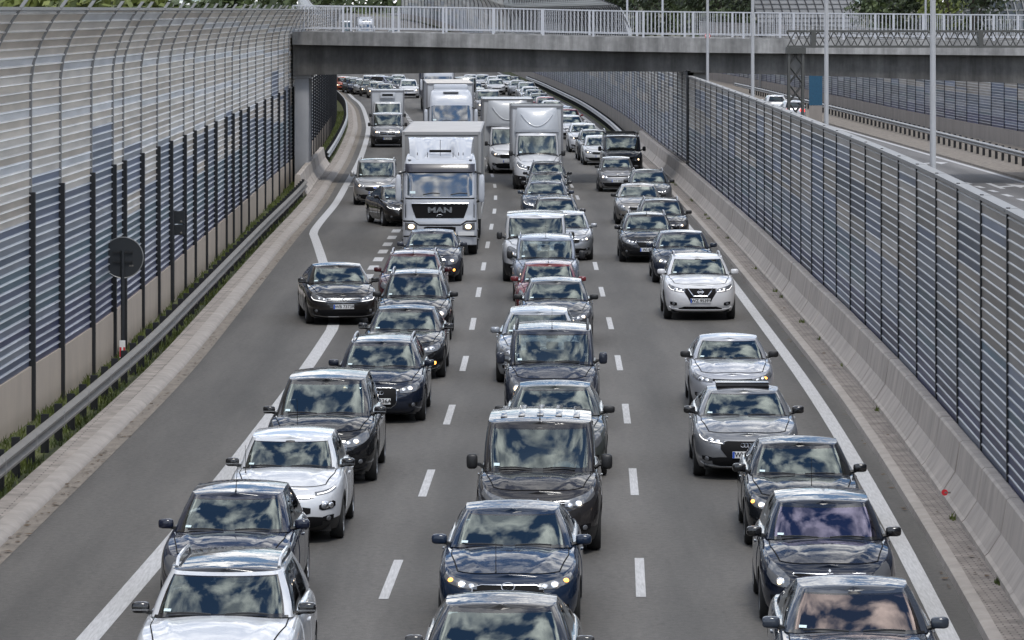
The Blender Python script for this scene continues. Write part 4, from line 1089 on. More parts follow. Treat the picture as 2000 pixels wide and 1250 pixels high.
def wall(root_name, path, posts, ztop, zpl, lean, side, pick, plinth_mat, post_low, label, cat='noise wall', pitch=.166, post_w=.16, postpx=None, gapc=None, zf=ZRz, cap=None, zt_var=None, lip_glint=1.0, rib=None, deep=1.0, prot=.014, over=.20):
    """a panel wall: ridged metal courses between posts on a concrete plinth; side = +1 when its face looks to +x"""
    root = empty(root_name, (path(posts[0]), posts[0], 0)); org = root.location
    V = []; Fc = []; colr = []
    def shift(z): return side * lean(z)
    for bi, (ya, yb) in enumerate(zip(posts, posts[1:])):
        zt = zt_var(ya) if zt_var else ztop
        prof = []; rowc = []
        z = zpl; k = 0
        while z < zt - .02:
            h = min(pitch, zt - z); c = pick(bi, k, (ya + yb) / 2, z)
            lip = tuple(v * .45 + .62 * .55 for v in c); lip = tuple(v * lip_glint for v in lip)  # highlight on the ridge edges, mixed into their colour as a pale tone
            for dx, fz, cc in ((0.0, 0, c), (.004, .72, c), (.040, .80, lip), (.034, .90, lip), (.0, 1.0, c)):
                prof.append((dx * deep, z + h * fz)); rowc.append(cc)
            z += h; k += 1
        n = len(prof); b = len(V)
        mid = [ya, yb] if yb - ya < 7 else frange(ya, yb, 5)
        for y in mid:
            for dx, zz in prof: V.append((path(y) + side * dx + shift(zz) - org.x, y - org.y, zz + zf(y)))
        for s in range(len(mid) - 1):
            for i in range(n - 1):
                q = (b + s * n + i, b + (s + 1) * n + i, b + (s + 1) * n + i + 1, b + s * n + i + 1)
                Fc.append(q if side < 0 else q[::-1]); colr.append(rowc[i])
    o = mk('panels', V, Fc, M_PANEL, root, smooth=False)
    at = o.data.color_attributes.new('paint', 'FLOAT_COLOR', 'CORNER')
    flat = []
    for c in colr: flat += [c[0], c[1], c[2], 1.0] * 4
    at.data.foreach_set('color', flat)
    def P(y): return path(y) - org.x
    ysq = []
    for ya, yb in zip(posts, posts[1:]): ysq += frange(ya, yb, 5)[:-1]
    ysq.append(posts[-1])
    V = []; Fc = []
    for y in ysq:
        z = zf(y)
        for dx, zz in ((-.10, -.3), (-.10, zpl + .01), (.05, zpl + .01), (.05, -.3)): V.append((P(y) + side * dx, y - org.y, z + zz))
    for i in range(len(ysq) - 1):
        for k in range(3): Fc.append((i * 4 + k, i * 4 + k + 1, (i + 1) * 4 + k + 1, (i + 1) * 4 + k))
    mk('plinth', V, Fc, plinth_mat, root, smooth=False)
    # backing sheet so the wall has thickness
    zz = [zpl, 1.5, 3, 4.5, 6, 6.8, 7.3, 7.7, 8.4, 9.2, 10, 12, 15]
    V = []; Fc = []
    for y in ysq:
        zt = (zt_var(y) if zt_var else ztop) - .02; zs = [min(z, zt) for z in zz]
        for z in zs: V.append((P(y) - side * .14 + shift(z), y - org.y, z + zf(y)))
    n = len(zz)
    for i in range(len(ysq) - 1):
        for k in range(n - 1): Fc.append((i * n + k, i * n + k + 1, (i + 1) * n + k + 1, (i + 1) * n + k))
    mk('back_sheet', V, Fc, M_POSTL, root, smooth=False)
    V = []; Fc = []
    for bi, (ya, yb) in enumerate(zip(posts, posts[1:])):
        zt = zt_var(ya) if zt_var else ztop; b = len(V)
        for y in (ya + .03, yb - .03):
            for dx, dz in ((-.16, 0), (-.16, .06), (.06, .06), (.06, 0)): V.append((P(y) + side * dx + shift(zt), y - org.y, zt + dz + zf(y)))
        for k in range(4): Fc.append((b + k, b + (k + 1) % 4, b + 4 + (k + 1) % 4, b + 4 + k))
    mk('cap_rail', V, Fc, cap or M_CAP, root, smooth=False)
    for pi, y in enumerate(posts):
        g = G(); hw = post_w / 2; x = P(y); z = zf(y)
        lowtop = post_low(y); zt = (zt_var(y) if zt_var else ztop) + over
        if lowtop:
            a, b = sorted((x + side * .0, x + side * .115)); g.box(a, b, y - org.y - hw, y - org.y - hw + .02, z - .1, lowtop); g.box(a, b, y - org.y + hw - .02, y - org.y + hw, z - .1, lowtop)
            a, b = sorted((x + side * .10, x + side * .112)); g.box(a, b, y - org.y - hw + .02, y - org.y + hw - .02, z - .1, lowtop)
        zs = [zpl * .0 + (lowtop or 0), 4.6, 5.6, 6.6, 7.0, 7.4, 7.8, 8.2, 9.0, 10]; zs = [s for s in zs if s >= (lowtop or 0) and s < zt] + [zt]
        pts = [(x + side * .035 + shift(s), s + z) for s in zs]
        for (x0, z0), (x1, z1) in zip(pts, pts[1:]):
            w = .04 if not rib or z0 < rib[0] else rib[1]; v = []
            for (xx, zq) in ((x0, z0), (x1, z1)):
                for dx, dy in ((-.06, -w), (prot, -w), (prot, w), (-.06, w)): v.append((xx + side * dx, y - org.y + dy, zq))
            g.add(v, [(0, 1, 5, 4), (1, 2, 6, 5), (2, 3, 7, 6), (3, 0, 4, 7), (4, 5, 6, 7)], 1)
        g.build('post', [M_POST, M_POSTL if not gapc else gapc], root, smooth=False)
    tag(root, label, cat); return root
def rnd(*a): return random.Random(hash(tuple(int(round(x * 10)) for x in a)) & 0xffffffff).random()
def pick_left(b, k, y, z):
    chunk = int((z + (b * 1.37) % 2.2) / 1.1); r = rnd(b, chunk, 3); r2 = rnd(b, k // 2, 5)
    lim = 4.6 if b % 2 else 3.5
    if z < 1.9: c = NAVY if r2 < .75 else BLUES
    elif z < 3.1: c = TEAL if r2 < .55 else BLUES
    elif z < lim: c = BLUES if r < .70 else BEIGE
    elif z < lim + .8: c = BLUES if r < .35 else BEIGE
    else: c = PALE if (int(z / .166) + b // 4) % 6 == 0 else BEIGE
    return c[int(rnd(b // 2, k, 9) * len(c)) % len(c)]
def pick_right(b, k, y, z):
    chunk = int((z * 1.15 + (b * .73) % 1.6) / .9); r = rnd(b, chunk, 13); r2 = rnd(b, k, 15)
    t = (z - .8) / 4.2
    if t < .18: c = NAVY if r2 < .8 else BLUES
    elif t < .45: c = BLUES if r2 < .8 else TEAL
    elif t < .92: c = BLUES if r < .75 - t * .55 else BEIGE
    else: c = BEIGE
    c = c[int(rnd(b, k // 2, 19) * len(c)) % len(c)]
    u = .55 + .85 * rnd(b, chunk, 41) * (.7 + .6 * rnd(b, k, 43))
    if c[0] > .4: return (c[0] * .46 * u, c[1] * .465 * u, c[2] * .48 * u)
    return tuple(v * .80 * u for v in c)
def pick_grey(b, k, y, z):
    c = (BLUES + PALE)[int(rnd(b, k, 23) * 7) % 7]; return tuple(v * .8 for v in c)
def solve_post(px, path):
    y = 100
    for _ in range(60): y = path(y) * F / (px - 1000)
    return y
lp = [solve_post(p, XWx) for p in (57.6, 115.5, 176, 218, 238.5, 273.6, 305, 330, 357, 377, 399, 418, 438, 452, 467, 482, 498, 514.5, 528.6, 542, 553.5, 562.5, 570)]
lp = [45, 50, 55, 60, 65, 70, 75] + [y for y in lp if y > 76.5]
y = lp[-1] + 5
while y < 430: lp.append(y); y += 4.6
while y < 900: lp.append(y); y += 12
lean_l = lambda z: .55 * max(0, (z - 6.6) / 1.4) ** 1.8
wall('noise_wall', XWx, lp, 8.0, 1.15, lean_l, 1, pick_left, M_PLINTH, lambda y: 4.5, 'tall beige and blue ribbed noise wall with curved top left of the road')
rp = [40 + 4.45 * k for k in range(33)]; rp = [y for y in rp if y < 187] + [188.5]
wall('noise_wall', RWx, rp, 5.0, .80, lambda z: 0, -1, pick_right, M_PLINTHR, lambda y: 0, 'low straight striped blue noise wall right of the queue, this side of the bridge', lip_glint=.50, deep=.5, prot=-.005, over=.075, post_w=.1, gapc=M_POST)
rp2 = [190.5 + 4.45 * k for k in range(70)]; rp2 = [y for y in rp2 if y < 500] + [508 + 14 * k for k in range(30)]
lean_r = lambda z: min(.9, .6 * max(0, (z - 6.4) / 1.6) ** 1.8)
def pick_far(b, k, y, z):
    if z > 5.0 and y < 520: return (.10, .102, .108)
    return pick_right(b, k, y, z)
wall('noise_wall', RWx, rp2, 8.3, 1.1, lean_r, -1, pick_far, M_PLINTHR, lambda y: 0, 'dark ribbed noise wall curving away beyond the bridge', post_w=.1, gapc=M_POST, lip_glint=.6, rib=(5.0, 1.15), deep=.5, prot=.0, over=.1, zt_var=lambda y: 5.2 if y < 262 else 8.2 + min(6.0, (y - 262) * .014))
op = [175 + 5.0 * k for k in range(66)]; op = [y for y in op if y < 500]
wall('noise_wall', OWx, op, 6.6, .95, lambda z: 0, -1, pick_right, M_PLINTHR, lambda y: 0, 'blue striped noise wall far right beyond the opposite carriageway', lip_glint=.6, deep=.5, prot=0, over=.1, post_w=.1, gapc=M_POST)

# ------------------------------------------------------------------ concrete barriers and guard rails
JER = [(-.56, .10), (-.55, .20), (-.50, .24), (-.32, .52), (-.24, 1.00), (-.20, 1.03), (-.06, 1.03), (-.02, 1.0), (.02, .1)]
def barrier(path, ya, yb, prof, label, seg=4.0, sgn=1):
    root = empty('concrete_barrier', (path(ya), ya, 0)); y = ya
    while y < yb - .5:
        e = min(yb, y + seg); b = random.uniform(-.008, .008)
        o = sweep('barrier_segment', [(sgn * dx + b, z) for dx, z in prof], lambda t: path(t) - root.location.x, frange(y + .03, e - .03, 2), M_CONCB, root, closed=True, cap=True)
        for v in o.data.vertices: v.co.y -= root.location.y
        bm = bmesh.new(); bm.from_mesh(o.data); bmesh.ops.recalc_face_normals(bm, faces=bm.faces); bm.to_mesh(o.data); bm.free()
        y = e
    tag(root, label, 'concrete barrier'); return root
barrier(RWx, 36, 243, JER, 'long grey concrete barrier in front of the right striped wall')
LB = lambda y: XKx(y) - .95
barrier(LB, 178, 214, [(-dx - .5, z) for dx, z in JER], 'short pale concrete barrier beside the bridge pillar')
def guard_rail(path, ya, yb, face, label, step=2.0, dark=False, zr=ZRz):
    root = empty('guard_rail', (path(ya), ya, 0)); m = M_POSTL if dark else M_GALV
    prof = [(0, .75), (.045, .72), (.08, .69), (.08, .65), (.02, .61), (.0, .585), (.02, .56), (.08, .52), (.08, .48), (.045, .45), (0, .42), (-.012, .42), (.0, .585), (-.012, .75)]
    ys = frange(ya, yb, 4)
    o = sweep('rail_beam', [(face * dx * 1.25, z) for dx, z in prof[:11]] + [(face * -.01, .42), (face * -.01, .75)], lambda t: path(t) - root.location.x, ys, m, root, closed=True, smooth=True, sharp=50)
    for v in o.data.vertices: v.co.y -= root.location.y
    g = G(); y = ya + 4
    while y < yb:
        x = path(y) - root.location.x + face * .085; g.box(x + .02, x + .028, y - ya - .012, y - ya + .012, .44, .74); y += 4
    g.build('splice_joint', M_POSTL, root, smooth=False)
    y = ya + .8; n = 0
    while y < yb and n < 98:
        x = path(y) - root.location.x; g = G(); a, b = sorted((x - face * .03, x - face * .17))
        g.box(a, b, y - ya - .05, y - ya - .035, -.1, .80); g.box(a, b, y - ya + .035, y - ya + .05, -.1, .80); g.box(a if face > 0 else b - .02, a + .02 if face > 0 else b, y - ya - .035, y - ya + .035, -.1, .80)
        g.build('rail_post', M_POST, root, smooth=False).location.z = zr(y); y += step; n += 1
    tag(root, label, 'guard rail'); return root
guard_rail(lambda y: XKx(y) - 1.02, 52, 179, 1, 'galvanised guard rail along the grass verge below the left wall')
guard_rail(lambda y: XKx(y) - 1.05, 214, 420, 1, 'dark curving guard rail beyond the pale barrier, left of the queue', dark=True)
guard_rail(ORx, 150, 420, -1, 'long dark guard rail beyond the opposite carriageway', dark=True, step=2.6)
guard_rail(lambda y: RWx(y) - .95, 244, 460, -1, 'dark guard rail behind the right lane beyond the barrier end', dark=True, step=2.4)
# ------------------------------------------------------------------ the bridge
BY0, BY1 = 191.0, 201.0
def build_bridge():
    def stain(name, base):
        m = bpy.data.materials.new(name); nt, b = nodes_of(m); N = nt.nodes; L = nt.links.new
        tc = N.new('ShaderNodeTexCoord')
        def nz(stretch, sc_, lo, hi, a=.35, b_=.65):
            mp = N.new('ShaderNodeMapping'); mp.inputs['Scale'].default_value = stretch; L(tc.outputs['Object'], mp.inputs[0])
            n = N.new('ShaderNodeTexNoise'); n.inputs['Scale'].default_value = sc_; n.inputs['Detail'].default_value = 6; n.inputs['Roughness'].default_value = .65; L(mp.outputs[0], n.inputs['Vector'])
            r = N.new('ShaderNodeMapRange'); r.inputs[1].default_value = a; r.inputs[2].default_value = b_; r.inputs[3].default_value = lo; r.inputs[4].default_value = hi; L(n.outputs[0], r.inputs[0]); return r.outputs[0]
        def mul(a, c):
            x = N.new('ShaderNodeMath'); x.operation = 'MULTIPLY'; L(a, x.inputs[0]); L(c, x.inputs[1]); return x.outputs[0]
        f = mul(mul(nz((1.1, .3, .12), 1.3, .6, 1.35), nz((.16, .3, .1), .8, .5, 1.3)), nz((1, 1, 1), 3.0, .85, 1.12))
        v = N.new('ShaderNodeMix'); v.data_type = 'RGBA'; v.blend_type = 'MULTIPLY'; v.inputs[0].default_value = 1; v.inputs[6].default_value = (*base, 1); L(f, v.inputs[7])
        L(v.outputs[2], b.inputs['Base Color']); b.inputs['Roughness'].default_value = .85; MATS[name] = m; return m
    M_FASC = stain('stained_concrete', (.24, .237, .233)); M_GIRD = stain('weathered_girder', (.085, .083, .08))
    root = empty('road_bridge', (0, BY0, 0)); s = F / BY0
    X = lambda px: (px - 1000) / s
    Zp = lambda py: 8 - (py - HOR) / s
    xs = [X(571) + (X(2300) - X(571)) * k / 60 for k in range(61)]
    top = [(X(570), Zp(62)), (X(900), Zp(66)), (X(1240), Zp(73)), (X(1700), Zp(78)), (X(2300), Zp(83))]
    fb = [(X(570), Zp(87)), (X(900), Zp(93)), (X(1240), Zp(101)), (X(1700), Zp(106)), (X(2300), Zp(111))]
    gb = [(X(570), Zp(147)), (X(900), Zp(142.5)), (X(1240), Zp(140)), (X(1400), Zp(143)), (X(1700), Zp(152)), (X(2300), Zp(176))]
    def prof_solid(name, pf, m):
        V = []; Fc = []; n = None
        for x in xs:
            p = pf(x); n = len(p); V += [(x, y, z) for y, z in p]
        for i in range(len(xs) - 1):
            for k in range(n): Fc.append((i * n + k, i * n + (k + 1) % n, (i + 1) * n + (k + 1) % n, (i + 1) * n + k))
        Fc.append(tuple(range(n))[::-1]); Fc.append(tuple((len(xs) - 1) * n + k for k in range(n)))
        o = mk(name, V, Fc, m, root, smooth=False)
        bm = bmesh.new(); bm.from_mesh(o.data); bmesh.ops.recalc_face_normals(bm, faces=bm.faces); bm.to_mesh(o.data); bm.free(); return o
    D = BY1 - BY0
    prof_solid('fascia', lambda x: [(0, cr1(fb, x)), (0, cr1(top, x)), (.42, cr1(top, x) + .01), (.42, cr1(fb, x) + .02)], M_FASC)
    prof_solid('fascia', lambda x: [(D - .42, cr1(fb, x)), (D - .42, cr1(top, x)), (D, cr1(top, x) + .01), (D, cr1(fb, x) + .02)], M_FASC)
    prof_solid('deck', lambda x: [(.425, cr1(fb, x) + .05), (.425, cr1(top, x) - .12), (D - .425, cr1(top, x) - .12), (D - .425, cr1(fb, x) + .05)], M_ASPH2)
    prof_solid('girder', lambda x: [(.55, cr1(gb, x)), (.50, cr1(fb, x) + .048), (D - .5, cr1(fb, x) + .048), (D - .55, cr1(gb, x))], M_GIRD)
    g = G(); g.box(X(573), X(601), 1.0, 3.4, -.1, cr1(gb, X(585)) - .15, bev=.05); g.box(X(570), X(606), .9, 3.5, cr1(gb, X(585)) - .15, cr1(gb, X(585)) + .02)
    g.build('pillar', mat('pillar_concrete', (.27, .275, .29), .7, noise=.15, nscale=.9, bump=.1), root, sharp=30)
    M_ABUT = mat('dark_abutment', (.16, .155, .15), .85, noise=.2)
    G().box(RWx(190) + .35, RWx(190) + 1.0, .8, 9, 0, 5.2).build('pillar', M_ABUT, root, smooth=False)
    for yy, nm in ((.2, 'railing'), (D - .2, 'railing')):
        panel = 2.28; x = xs[0] + .02; xe = xs[-1]
        gg = [G(), G()]
        for a, b in zip(xs, xs[1:]):        # handrail and lower rail follow the deck
            for g, off, h in ((gg[0], 1.19, .055), (gg[1], .16, .035)):
                for (p, q_) in (((a, cr1(top, a) + off), (b, cr1(top, b) + off)),):
                    v = [(xx, yy + dy, zz + dz) for xx, zz in (p, q_) for dy, dz in ((-.035, -h / 2), (.035, -h / 2), (.035, h / 2), (-.035, h / 2))]
                    g.add(v, [(0, 1, 5, 4), (1, 2, 6, 5), (2, 3, 7, 6), (3, 0, 4, 7)])
        ro = gg[0].build('handrail', M_WHITE, root, smooth=False); gg[1].build('lower_rail', M_WHITE, ro, smooth=False)
        gb_ = G(); k = 0
        while x < xe:
            z = cr1(top, x)
            gp = G(); gp.box(x - .05, x + .05, yy - .05, yy + .05, z, z + 1.18); gp.build('railing_post', M_WHITE, ro, smooth=False)
            nb = 13
            for i in range(1, nb):
                xx = x + panel * i / nb
                if xx < xe: gb_.box(xx - .013, xx + .013, yy - .013, yy + .013, cr1(top, xx) + .17, cr1(top, xx) + 1.17)
            x += panel
        gb_.build('balusters', M_WHITE, ro, smooth=False)
    tag(root, 'grey concrete road bridge with white railings crossing the whole motorway', 'bridge')
build_bridge()

# ------------------------------------------------------------------ gantry, lamp posts, signs
def build_gantry():
    Y = 181.0; s = F / Y; X = lambda px: (px - 1000) / s; Zp = lambda py: 8 - (py - HOR) / s
    root = empty('sign_gantry', (X(1554), Y, 0)); m = mat('gantry_steel', (.085, .085, .08), .5, metal=.5)
    x0, x1 = X(1537) - X(1554), X(2250) - X(1554); z0, z1 = Zp(91), Zp(61)
    g = G(); d = .35
    for y in (-d, d):
        for z in (z0, z1): g.box(x0, x1, y - .045, y + .045, z - .045, z + .045)
    n = 46; st = (x1 - x0) / n
    for k in range(n):
        a, b = x0 + st * k, x0 + st * (k + 1)
        for y in (-d, d): g.bar((a, y, z0 if (k % 2) == (y > 0) else z1), (b, y, z1 if (k % 2) == (y > 0) else z0), .045)
        if k % 4 == 0:
            g.bar((a, -d, z1), (a, d, z1), .05); g.bar((a, -d, z0), (a, d, z0), .05)
    for px in (1914, 1588): xx = X(px) - X(1554); g.box(xx - .1, xx + .1, -d - .06, d + .06, z0 - .05, z1 + .05)
    g.build('truss', m, root, smooth=False)
    g = G(); w = .30
    for sx in (-w, w):
        for y in (-w, w): g.box(sx - .05, sx + .05, y - .05, y + .05, 0, z0)
    n = 8
    for k in range(n):
        a, b = z0 * k / n, z0 * (k + 1) / n
        for y in (-w, w): g.bar((-w, y, a), (w, y, b), .05); g.bar((w, y, a), (-w, y, b), .05)
        for x in (-w, w): g.bar((x, -w, a), (x, w, b), .05)
    g.box(-.42, .42, -.42, .42, z0 - .30, z0 - .05)
    g.build('lattice_column', m, root, smooth=False)
    tag(root, 'dark lattice steel gantry on a lattice column in front of the bridge', 'gantry')
build_gantry()
for px, wpx, lab in ((1822, 13, 'thick grey lamp post nearest the camera, beside the right striped wall'), (1614, 9.5, 'grey lamp post just right of the lattice gantry column'), (1470, 7.6, 'slim grey lamp post between the bridge corner and the lattice column'), (1382, 6.4, 'slimmest grey lamp post, at the dark notch where the low right wall meets the bridge')):
    y = 100.0
    for _ in range(40): y = (RWx(y) + .75) * F / (px - 1000)
    y = min(y, 188.3); x = (px - 1000) * y / F; r = wpx * y / F / 2
    root = empty('lamp_post', (x, y, 0))
    g = G(); g.lathe_x([(0, r * 1.06), (3.0, r * 1.06), (3.02, r), (10.5, r * .75)], 14); o = g.build('pole', M_POLE, root, sharp=40); o.rotation_euler = (0, R(-90), 0)
    G().box(-.2, .2, -.2, .2, -.05, .05).build('base_plate', M_POSTL, root, smooth=False)
    g = G(); g.tube([(0, 0, 10.4), (-.3, 0, 10.8), (-1.4, 0, 11.0)], .05); g.box(-2.0, -1.3, -.12, .12, 10.93, 11.05, bev=.03); g.build('lamp_head', M_POLE, root)
    tag(root, lab, 'lamp post', 'grey lamp posts behind the right wall')
for px, py0, lab in ((1075, 14, 'thin white pole behind the railing, leftmost of the five thin poles'), (1120, 14, 'thin white pole behind the railing, right of the leftmost thin pole'), (1178, 16, 'thin white pole at the tail of the dark ribbed wall'), (1225, 16, 'thin white pole just right of the ribbed wall end'), (1294, 20, 'thin white pole standing before the dark trees'), (1808, 26, 'short thin white pole before the trees at the right')):
    Y = 250.0; wallx = (lambda t: OWx(t) + 1) if px > 1700 else (lambda t: RWx(t) + 1.2)
    while wallx(Y) > (px - 1000) * Y / F: Y += 2
    root = empty('thin_pole', ((px - 1000) * Y / F, Y, ZRz(Y)))
    g = G(); g.lathe_x([(0, .075 * Y / 262), (13, .06 * Y / 262)], 8); o = g.build('pole', M_WHITE, root); o.rotation_euler = (0, R(-90), 0)
    tag(root, lab, 'pole', 'thin white poles beyond the bridge')
def sign_round():
    Y = 94.5; s = F / Y; X = (240 - 1000) / s; root = empty('round_sign', (X, Y, .1))
    m = mat('sign_back', (.035, .038, .042), .45, metal=.4); zc = 8 - (503 - HOR) / s - .1
    g = G(); n = 40; r = .46
    for y, rr in ((0, r), (-.012, r)): pass
    V = [(r * math.cos(k * math.tau / n), yy, zc + r * math.sin(k * math.tau / n)) for yy in (-.015, .015) for k in range(n)]
    g.add(V, [tuple(range(n)), tuple(range(n, 2 * n))[::-1]] + [(k, (k + 1) % n, n + (k + 1) % n, n + k) for k in range(n)]); g.build('disc', m, root, sharp=40)
    g = G(); g.tube([(r * math.cos(k * math.tau / n), -.015, zc + r * math.sin(k * math.tau / n)) for k in range(n + 1)], .012, 5, cap=False); g.build('rim', M_POSTL, root)
    g = G(); g.tube([(0, -.07, 0), (0, -.07, zc + .16)], .042, 10); g.build('post', m, root)
    for z in (zc + .12, zc - .1):
        g = G(); g.box(-.22, .22, -.06, -.016, z - .02, z + .02); g.build('bracket', M_BLACK, root, smooth=False)
    mk('label_plate', [(x, -.018, z) for x, z in ((.14, zc - .2), (.24, zc - .2), (.24, zc - .165), (.14, zc - .165))], [(0, 1, 2, 3)], M_GALV, root, smooth=False)
    z1 = 8 - (698 - HOR) / s - .1; z2 = 8 - (664 - HOR) / s - .1
    g = G(); g.box(-.065, .065, -.125, -.112, z1, z2, 0); g.box(-.062, -.02, -.13, -.125, z1 + .02, z1 + .24, 1); g.box(.02, .062, -.13, -.125, z1 + .02, z1 + .24, 1)
    g.build('reflector_plate', [mat('reflector_white', (.75, .75, .75), .4), mat('reflector_red', (.55, .02, .03), .4)], root, smooth=False)
    tag(root, 'back of a round dark road sign on a post with a red and white plate', 'road sign')
sign_round()
def sign_rect():
    Y = 113.5; s = F / Y; root = empty('panel_sign', ((338 - 1000) / s, Y, .1)); m = mat('sign_back', (.04, .044, .048), .45)
    for z0, z1 in ((437, 412), (459, 439)):
        a, b = 8 - (z0 - HOR) / s - .1, 8 - (z1 - HOR) / s - .1
        G().box(-.31, .31, -.015, .015, a, b, bev=.006).build('panel', m, root, smooth=False)
        g = G(); g.ell((.22, -.02, a + .06), (.03, .006, .03)); g.build('sticker', M_GALV, root)
    g = G(); g.tube([(0, -.06, 0), (0, -.06, 8 - (412 - HOR) / s - .08)], .045, 10); g.build('post', m, root)
    tag(root, 'backs of two stacked dark rectangular road signs on one post', 'road sign')
sign_rect()
def sign_50():
    Y = 200.4; X = (1364 - 1000) / F * Y; root = empty('speed_sign', (X, BY0 + .12, 0)); z = 8 - (70 - HOR) / (F / BY0)
    r = .125; n = 24
    def disc(nm, r, y, m): return mk(nm, [(r * math.cos(k * math.tau / n), y, z + r * math.sin(k * math.tau / n)) for k in range(n)], [tuple(range(n))], m, root, smooth=False)
    disc('red_ring', r, -.16, MATS['reflector_red']); disc('white_face', r * .78, -.165, MATS['reflector_white'])
    put_text('number', '50', .14, M_INK, root, Matrix.Translation((0, -.17, z)) @ Matrix.Rotation(R(90), 4, 'X'), bold=.006)
    tag(root, 'small round speed sign reading 50 at the foot of the bridge railing', 'road sign')
sign_50()
def reflector(px, py, x, colr, label, z=None, nm='reflector'):
    y = x * F / (px - 1000); zz = 8 - (py - HOR) * y / F
    root = empty(nm, (x, y, zz))
    g = G(); g.lathe_x([(0, .001), (.0, .05), (.02, .05), (.02, .001)], 8); o = g.build('lens', colr, root); o.rotation_euler = (0, 0, R(70))
    G().box(0, .09, -.012, .012, -.012, .012).build('bracket', M_GALV, root, smooth=False)
    tag(root, label, 'reflector')
reflector(1845, 962, 6.50 - .08 + .18, MATS['reflector_red'], 'small red round reflector on the face of the right concrete barrier')
def post_marker(px, py, Y, label, pm=None):
    s = F / Y; root = empty('marker_post', ((px - 1000) / s, Y, 0)); zt = 8 - (py - HOR) / s
    G().box(-.05, .05, -.02, .02, 0, zt - .22).build('post', pm or MATS['reflector_red'], root, smooth=False); G().box(-.10, .10, -.03, -.01, zt - .22, zt).build('plate', M_WHITEP, root, smooth=False)
    tag(root, label, 'marker')
post_marker(613, 317, 205, 'small white marker plate on a red stick behind the pale barrier')
post_marker(1147, 203, 341, 'small white marker plate at the foot of the far right wall', M_WHITEP)
def cabinet():
    Y = 287; s = F / Y; root = empty('wall_door', ((1595 - 1000) / s, OWx(Y * 1.0) and Y, 0)); root.location.x = (1593 - 1000) / s
    G().box(-.45, .45, -.1, .1, 1.5, 5.4).build('panel', mat('teal_door', (.012, .07, .13), .5, noise=.2), root, smooth=False)
    G().box(-.45, .45, -.09, .09, 0, 1.48).build('base', M_PLINTHR, root, smooth=False)
    tag(root, 'dark teal blue panel standing before the far right wall', 'wall panel')
cabinet()
def slim_post():
    Y = 262; s = F / Y; root = empty('camera_mast', ((1924 - 1000) / s, Y, 0))
    for dx in (-.08, .08): G().box(dx - .05, dx + .05, -.05, .05, 0, 8 - (220 - HOR) / s).build('pole', M_GALV, root, smooth=False)
    g = G(); g.ell((-.02, 0, 8 - (203 - HOR) / s), (.16, .16, .14)); g.build('camera_housing', M_BLACK, root)
    tag(root, 'short twin grey mast with a black camera before the far right wall', 'mast')
slim_post()

# ------------------------------------------------------------------ far barriers behind the bridge
def arch_barrier(name, px0, px1, Y, z1, m, frame_m, cols, rows, label, curve):
    s = F / Y; x0, x1 = (px0 - 1000) / s, (px1 - 1000) / s; root = empty(name, (x0, Y, 0)); V = []; Fc = []; n = 14
    def pt(u, t):
        z = 3.0 + (z1 - 3.0) * t; return (u * (x1 - x0) + curve * (t ** 3), 6 * u * u, z)
    C_ = 24
    for i in range(C_ + 1):
        for j in range(n + 1): V.append(pt(i / C_, j / n))
    for i in range(C_):
        for j in range(n): Fc.append((i * (n + 1) + j, (i + 1) * (n + 1) + j, (i + 1) * (n + 1) + j + 1, i * (n + 1) + j + 1))
    mk('panels', V, Fc, m, root, smooth=True)
    g = G()
    for i in range(cols + 1): g.tube([Vector(pt(i / cols, j / n)) + Vector((0, -.06, 0)) for j in range(n + 1)], .06, 4)
    for j in range(rows + 1): g.tube([Vector(pt(i / 8, j / rows)) + Vector((0, -.08, 0)) for i in range(9)], .035, 4)
    g.build('frame', frame_m, root, smooth=False)
    g = G()
    for i in range(0, cols + 1, 2): g.box(i / cols * (x1 - x0) - .1, i / cols * (x1 - x0) + .1, -.1 + 6 * (i / cols) ** 2, .1 + 6 * (i / cols) ** 2, 0, 3.0)
    g.build('legs', M_POSTL, root, smooth=False)
    tag(root, label, 'noise barrier'); return root
arch_barrier('curved_barrier', 1484, 1694, 420, 10.5, mat('grey_mesh_panel', (.24, .24, .245), .5, noise=.12, nscale=2), mat('dark_seam', (.07, .07, .075), .5), 12, 16, 'pale grey curved panel barrier behind the railing, left of the right trees', -1.5)
arch_barrier('curved_barrier', 1868, 2090, 360, 10.5, mat('smoked_panel', (.02, .025, .03), .15, coat=.5), mat('pale_frame', (.34, .34, .34), .5), 12, 9, 'dark smoked panel barrier with pale frames at the top right corner', -1.2)

# ------------------------------------------------------------------ trees and grass
def leaf_mat(name, a, b_):
    m = bpy.data.materials.new(name); nt, b = nodes_of(m); N = nt.nodes; L = nt.links.new
    oi = N.new('ShaderNodeTexCoord'); n = N.new('ShaderNodeTexNoise'); n.inputs['Scale'].default_value = .7; n.inputs['Detail'].default_value = 3; L(oi.outputs['Object'], n.inputs['Vector'])
    r = N.new('ShaderNodeValToRGB'); r.color_ramp.elements[0].position = .35; r.color_ramp.elements[1].position = .65; r.color_ramp.elements[0].color = (*a, 1); r.color_ramp.elements[1].color = (*b_, 1)
    L(n.outputs[0], r.inputs[0]); L(r.outputs[0], b.inputs['Base Color']); b.inputs['Roughness'].default_value = .6; MATS[name] = m; return m
M_LEAF = [leaf_mat('leaves_dark', (.012, .020, .008), (.034, .05, .016)), leaf_mat('leaves_mid', (.022, .038, .011), (.062, .085, .024)), leaf_mat('leaves_yellow', (.06, .085, .015), (.14, .16, .035))]
M_BARK = mat('bark', (.06, .048, .038), .9, noise=.3, nscale=5)
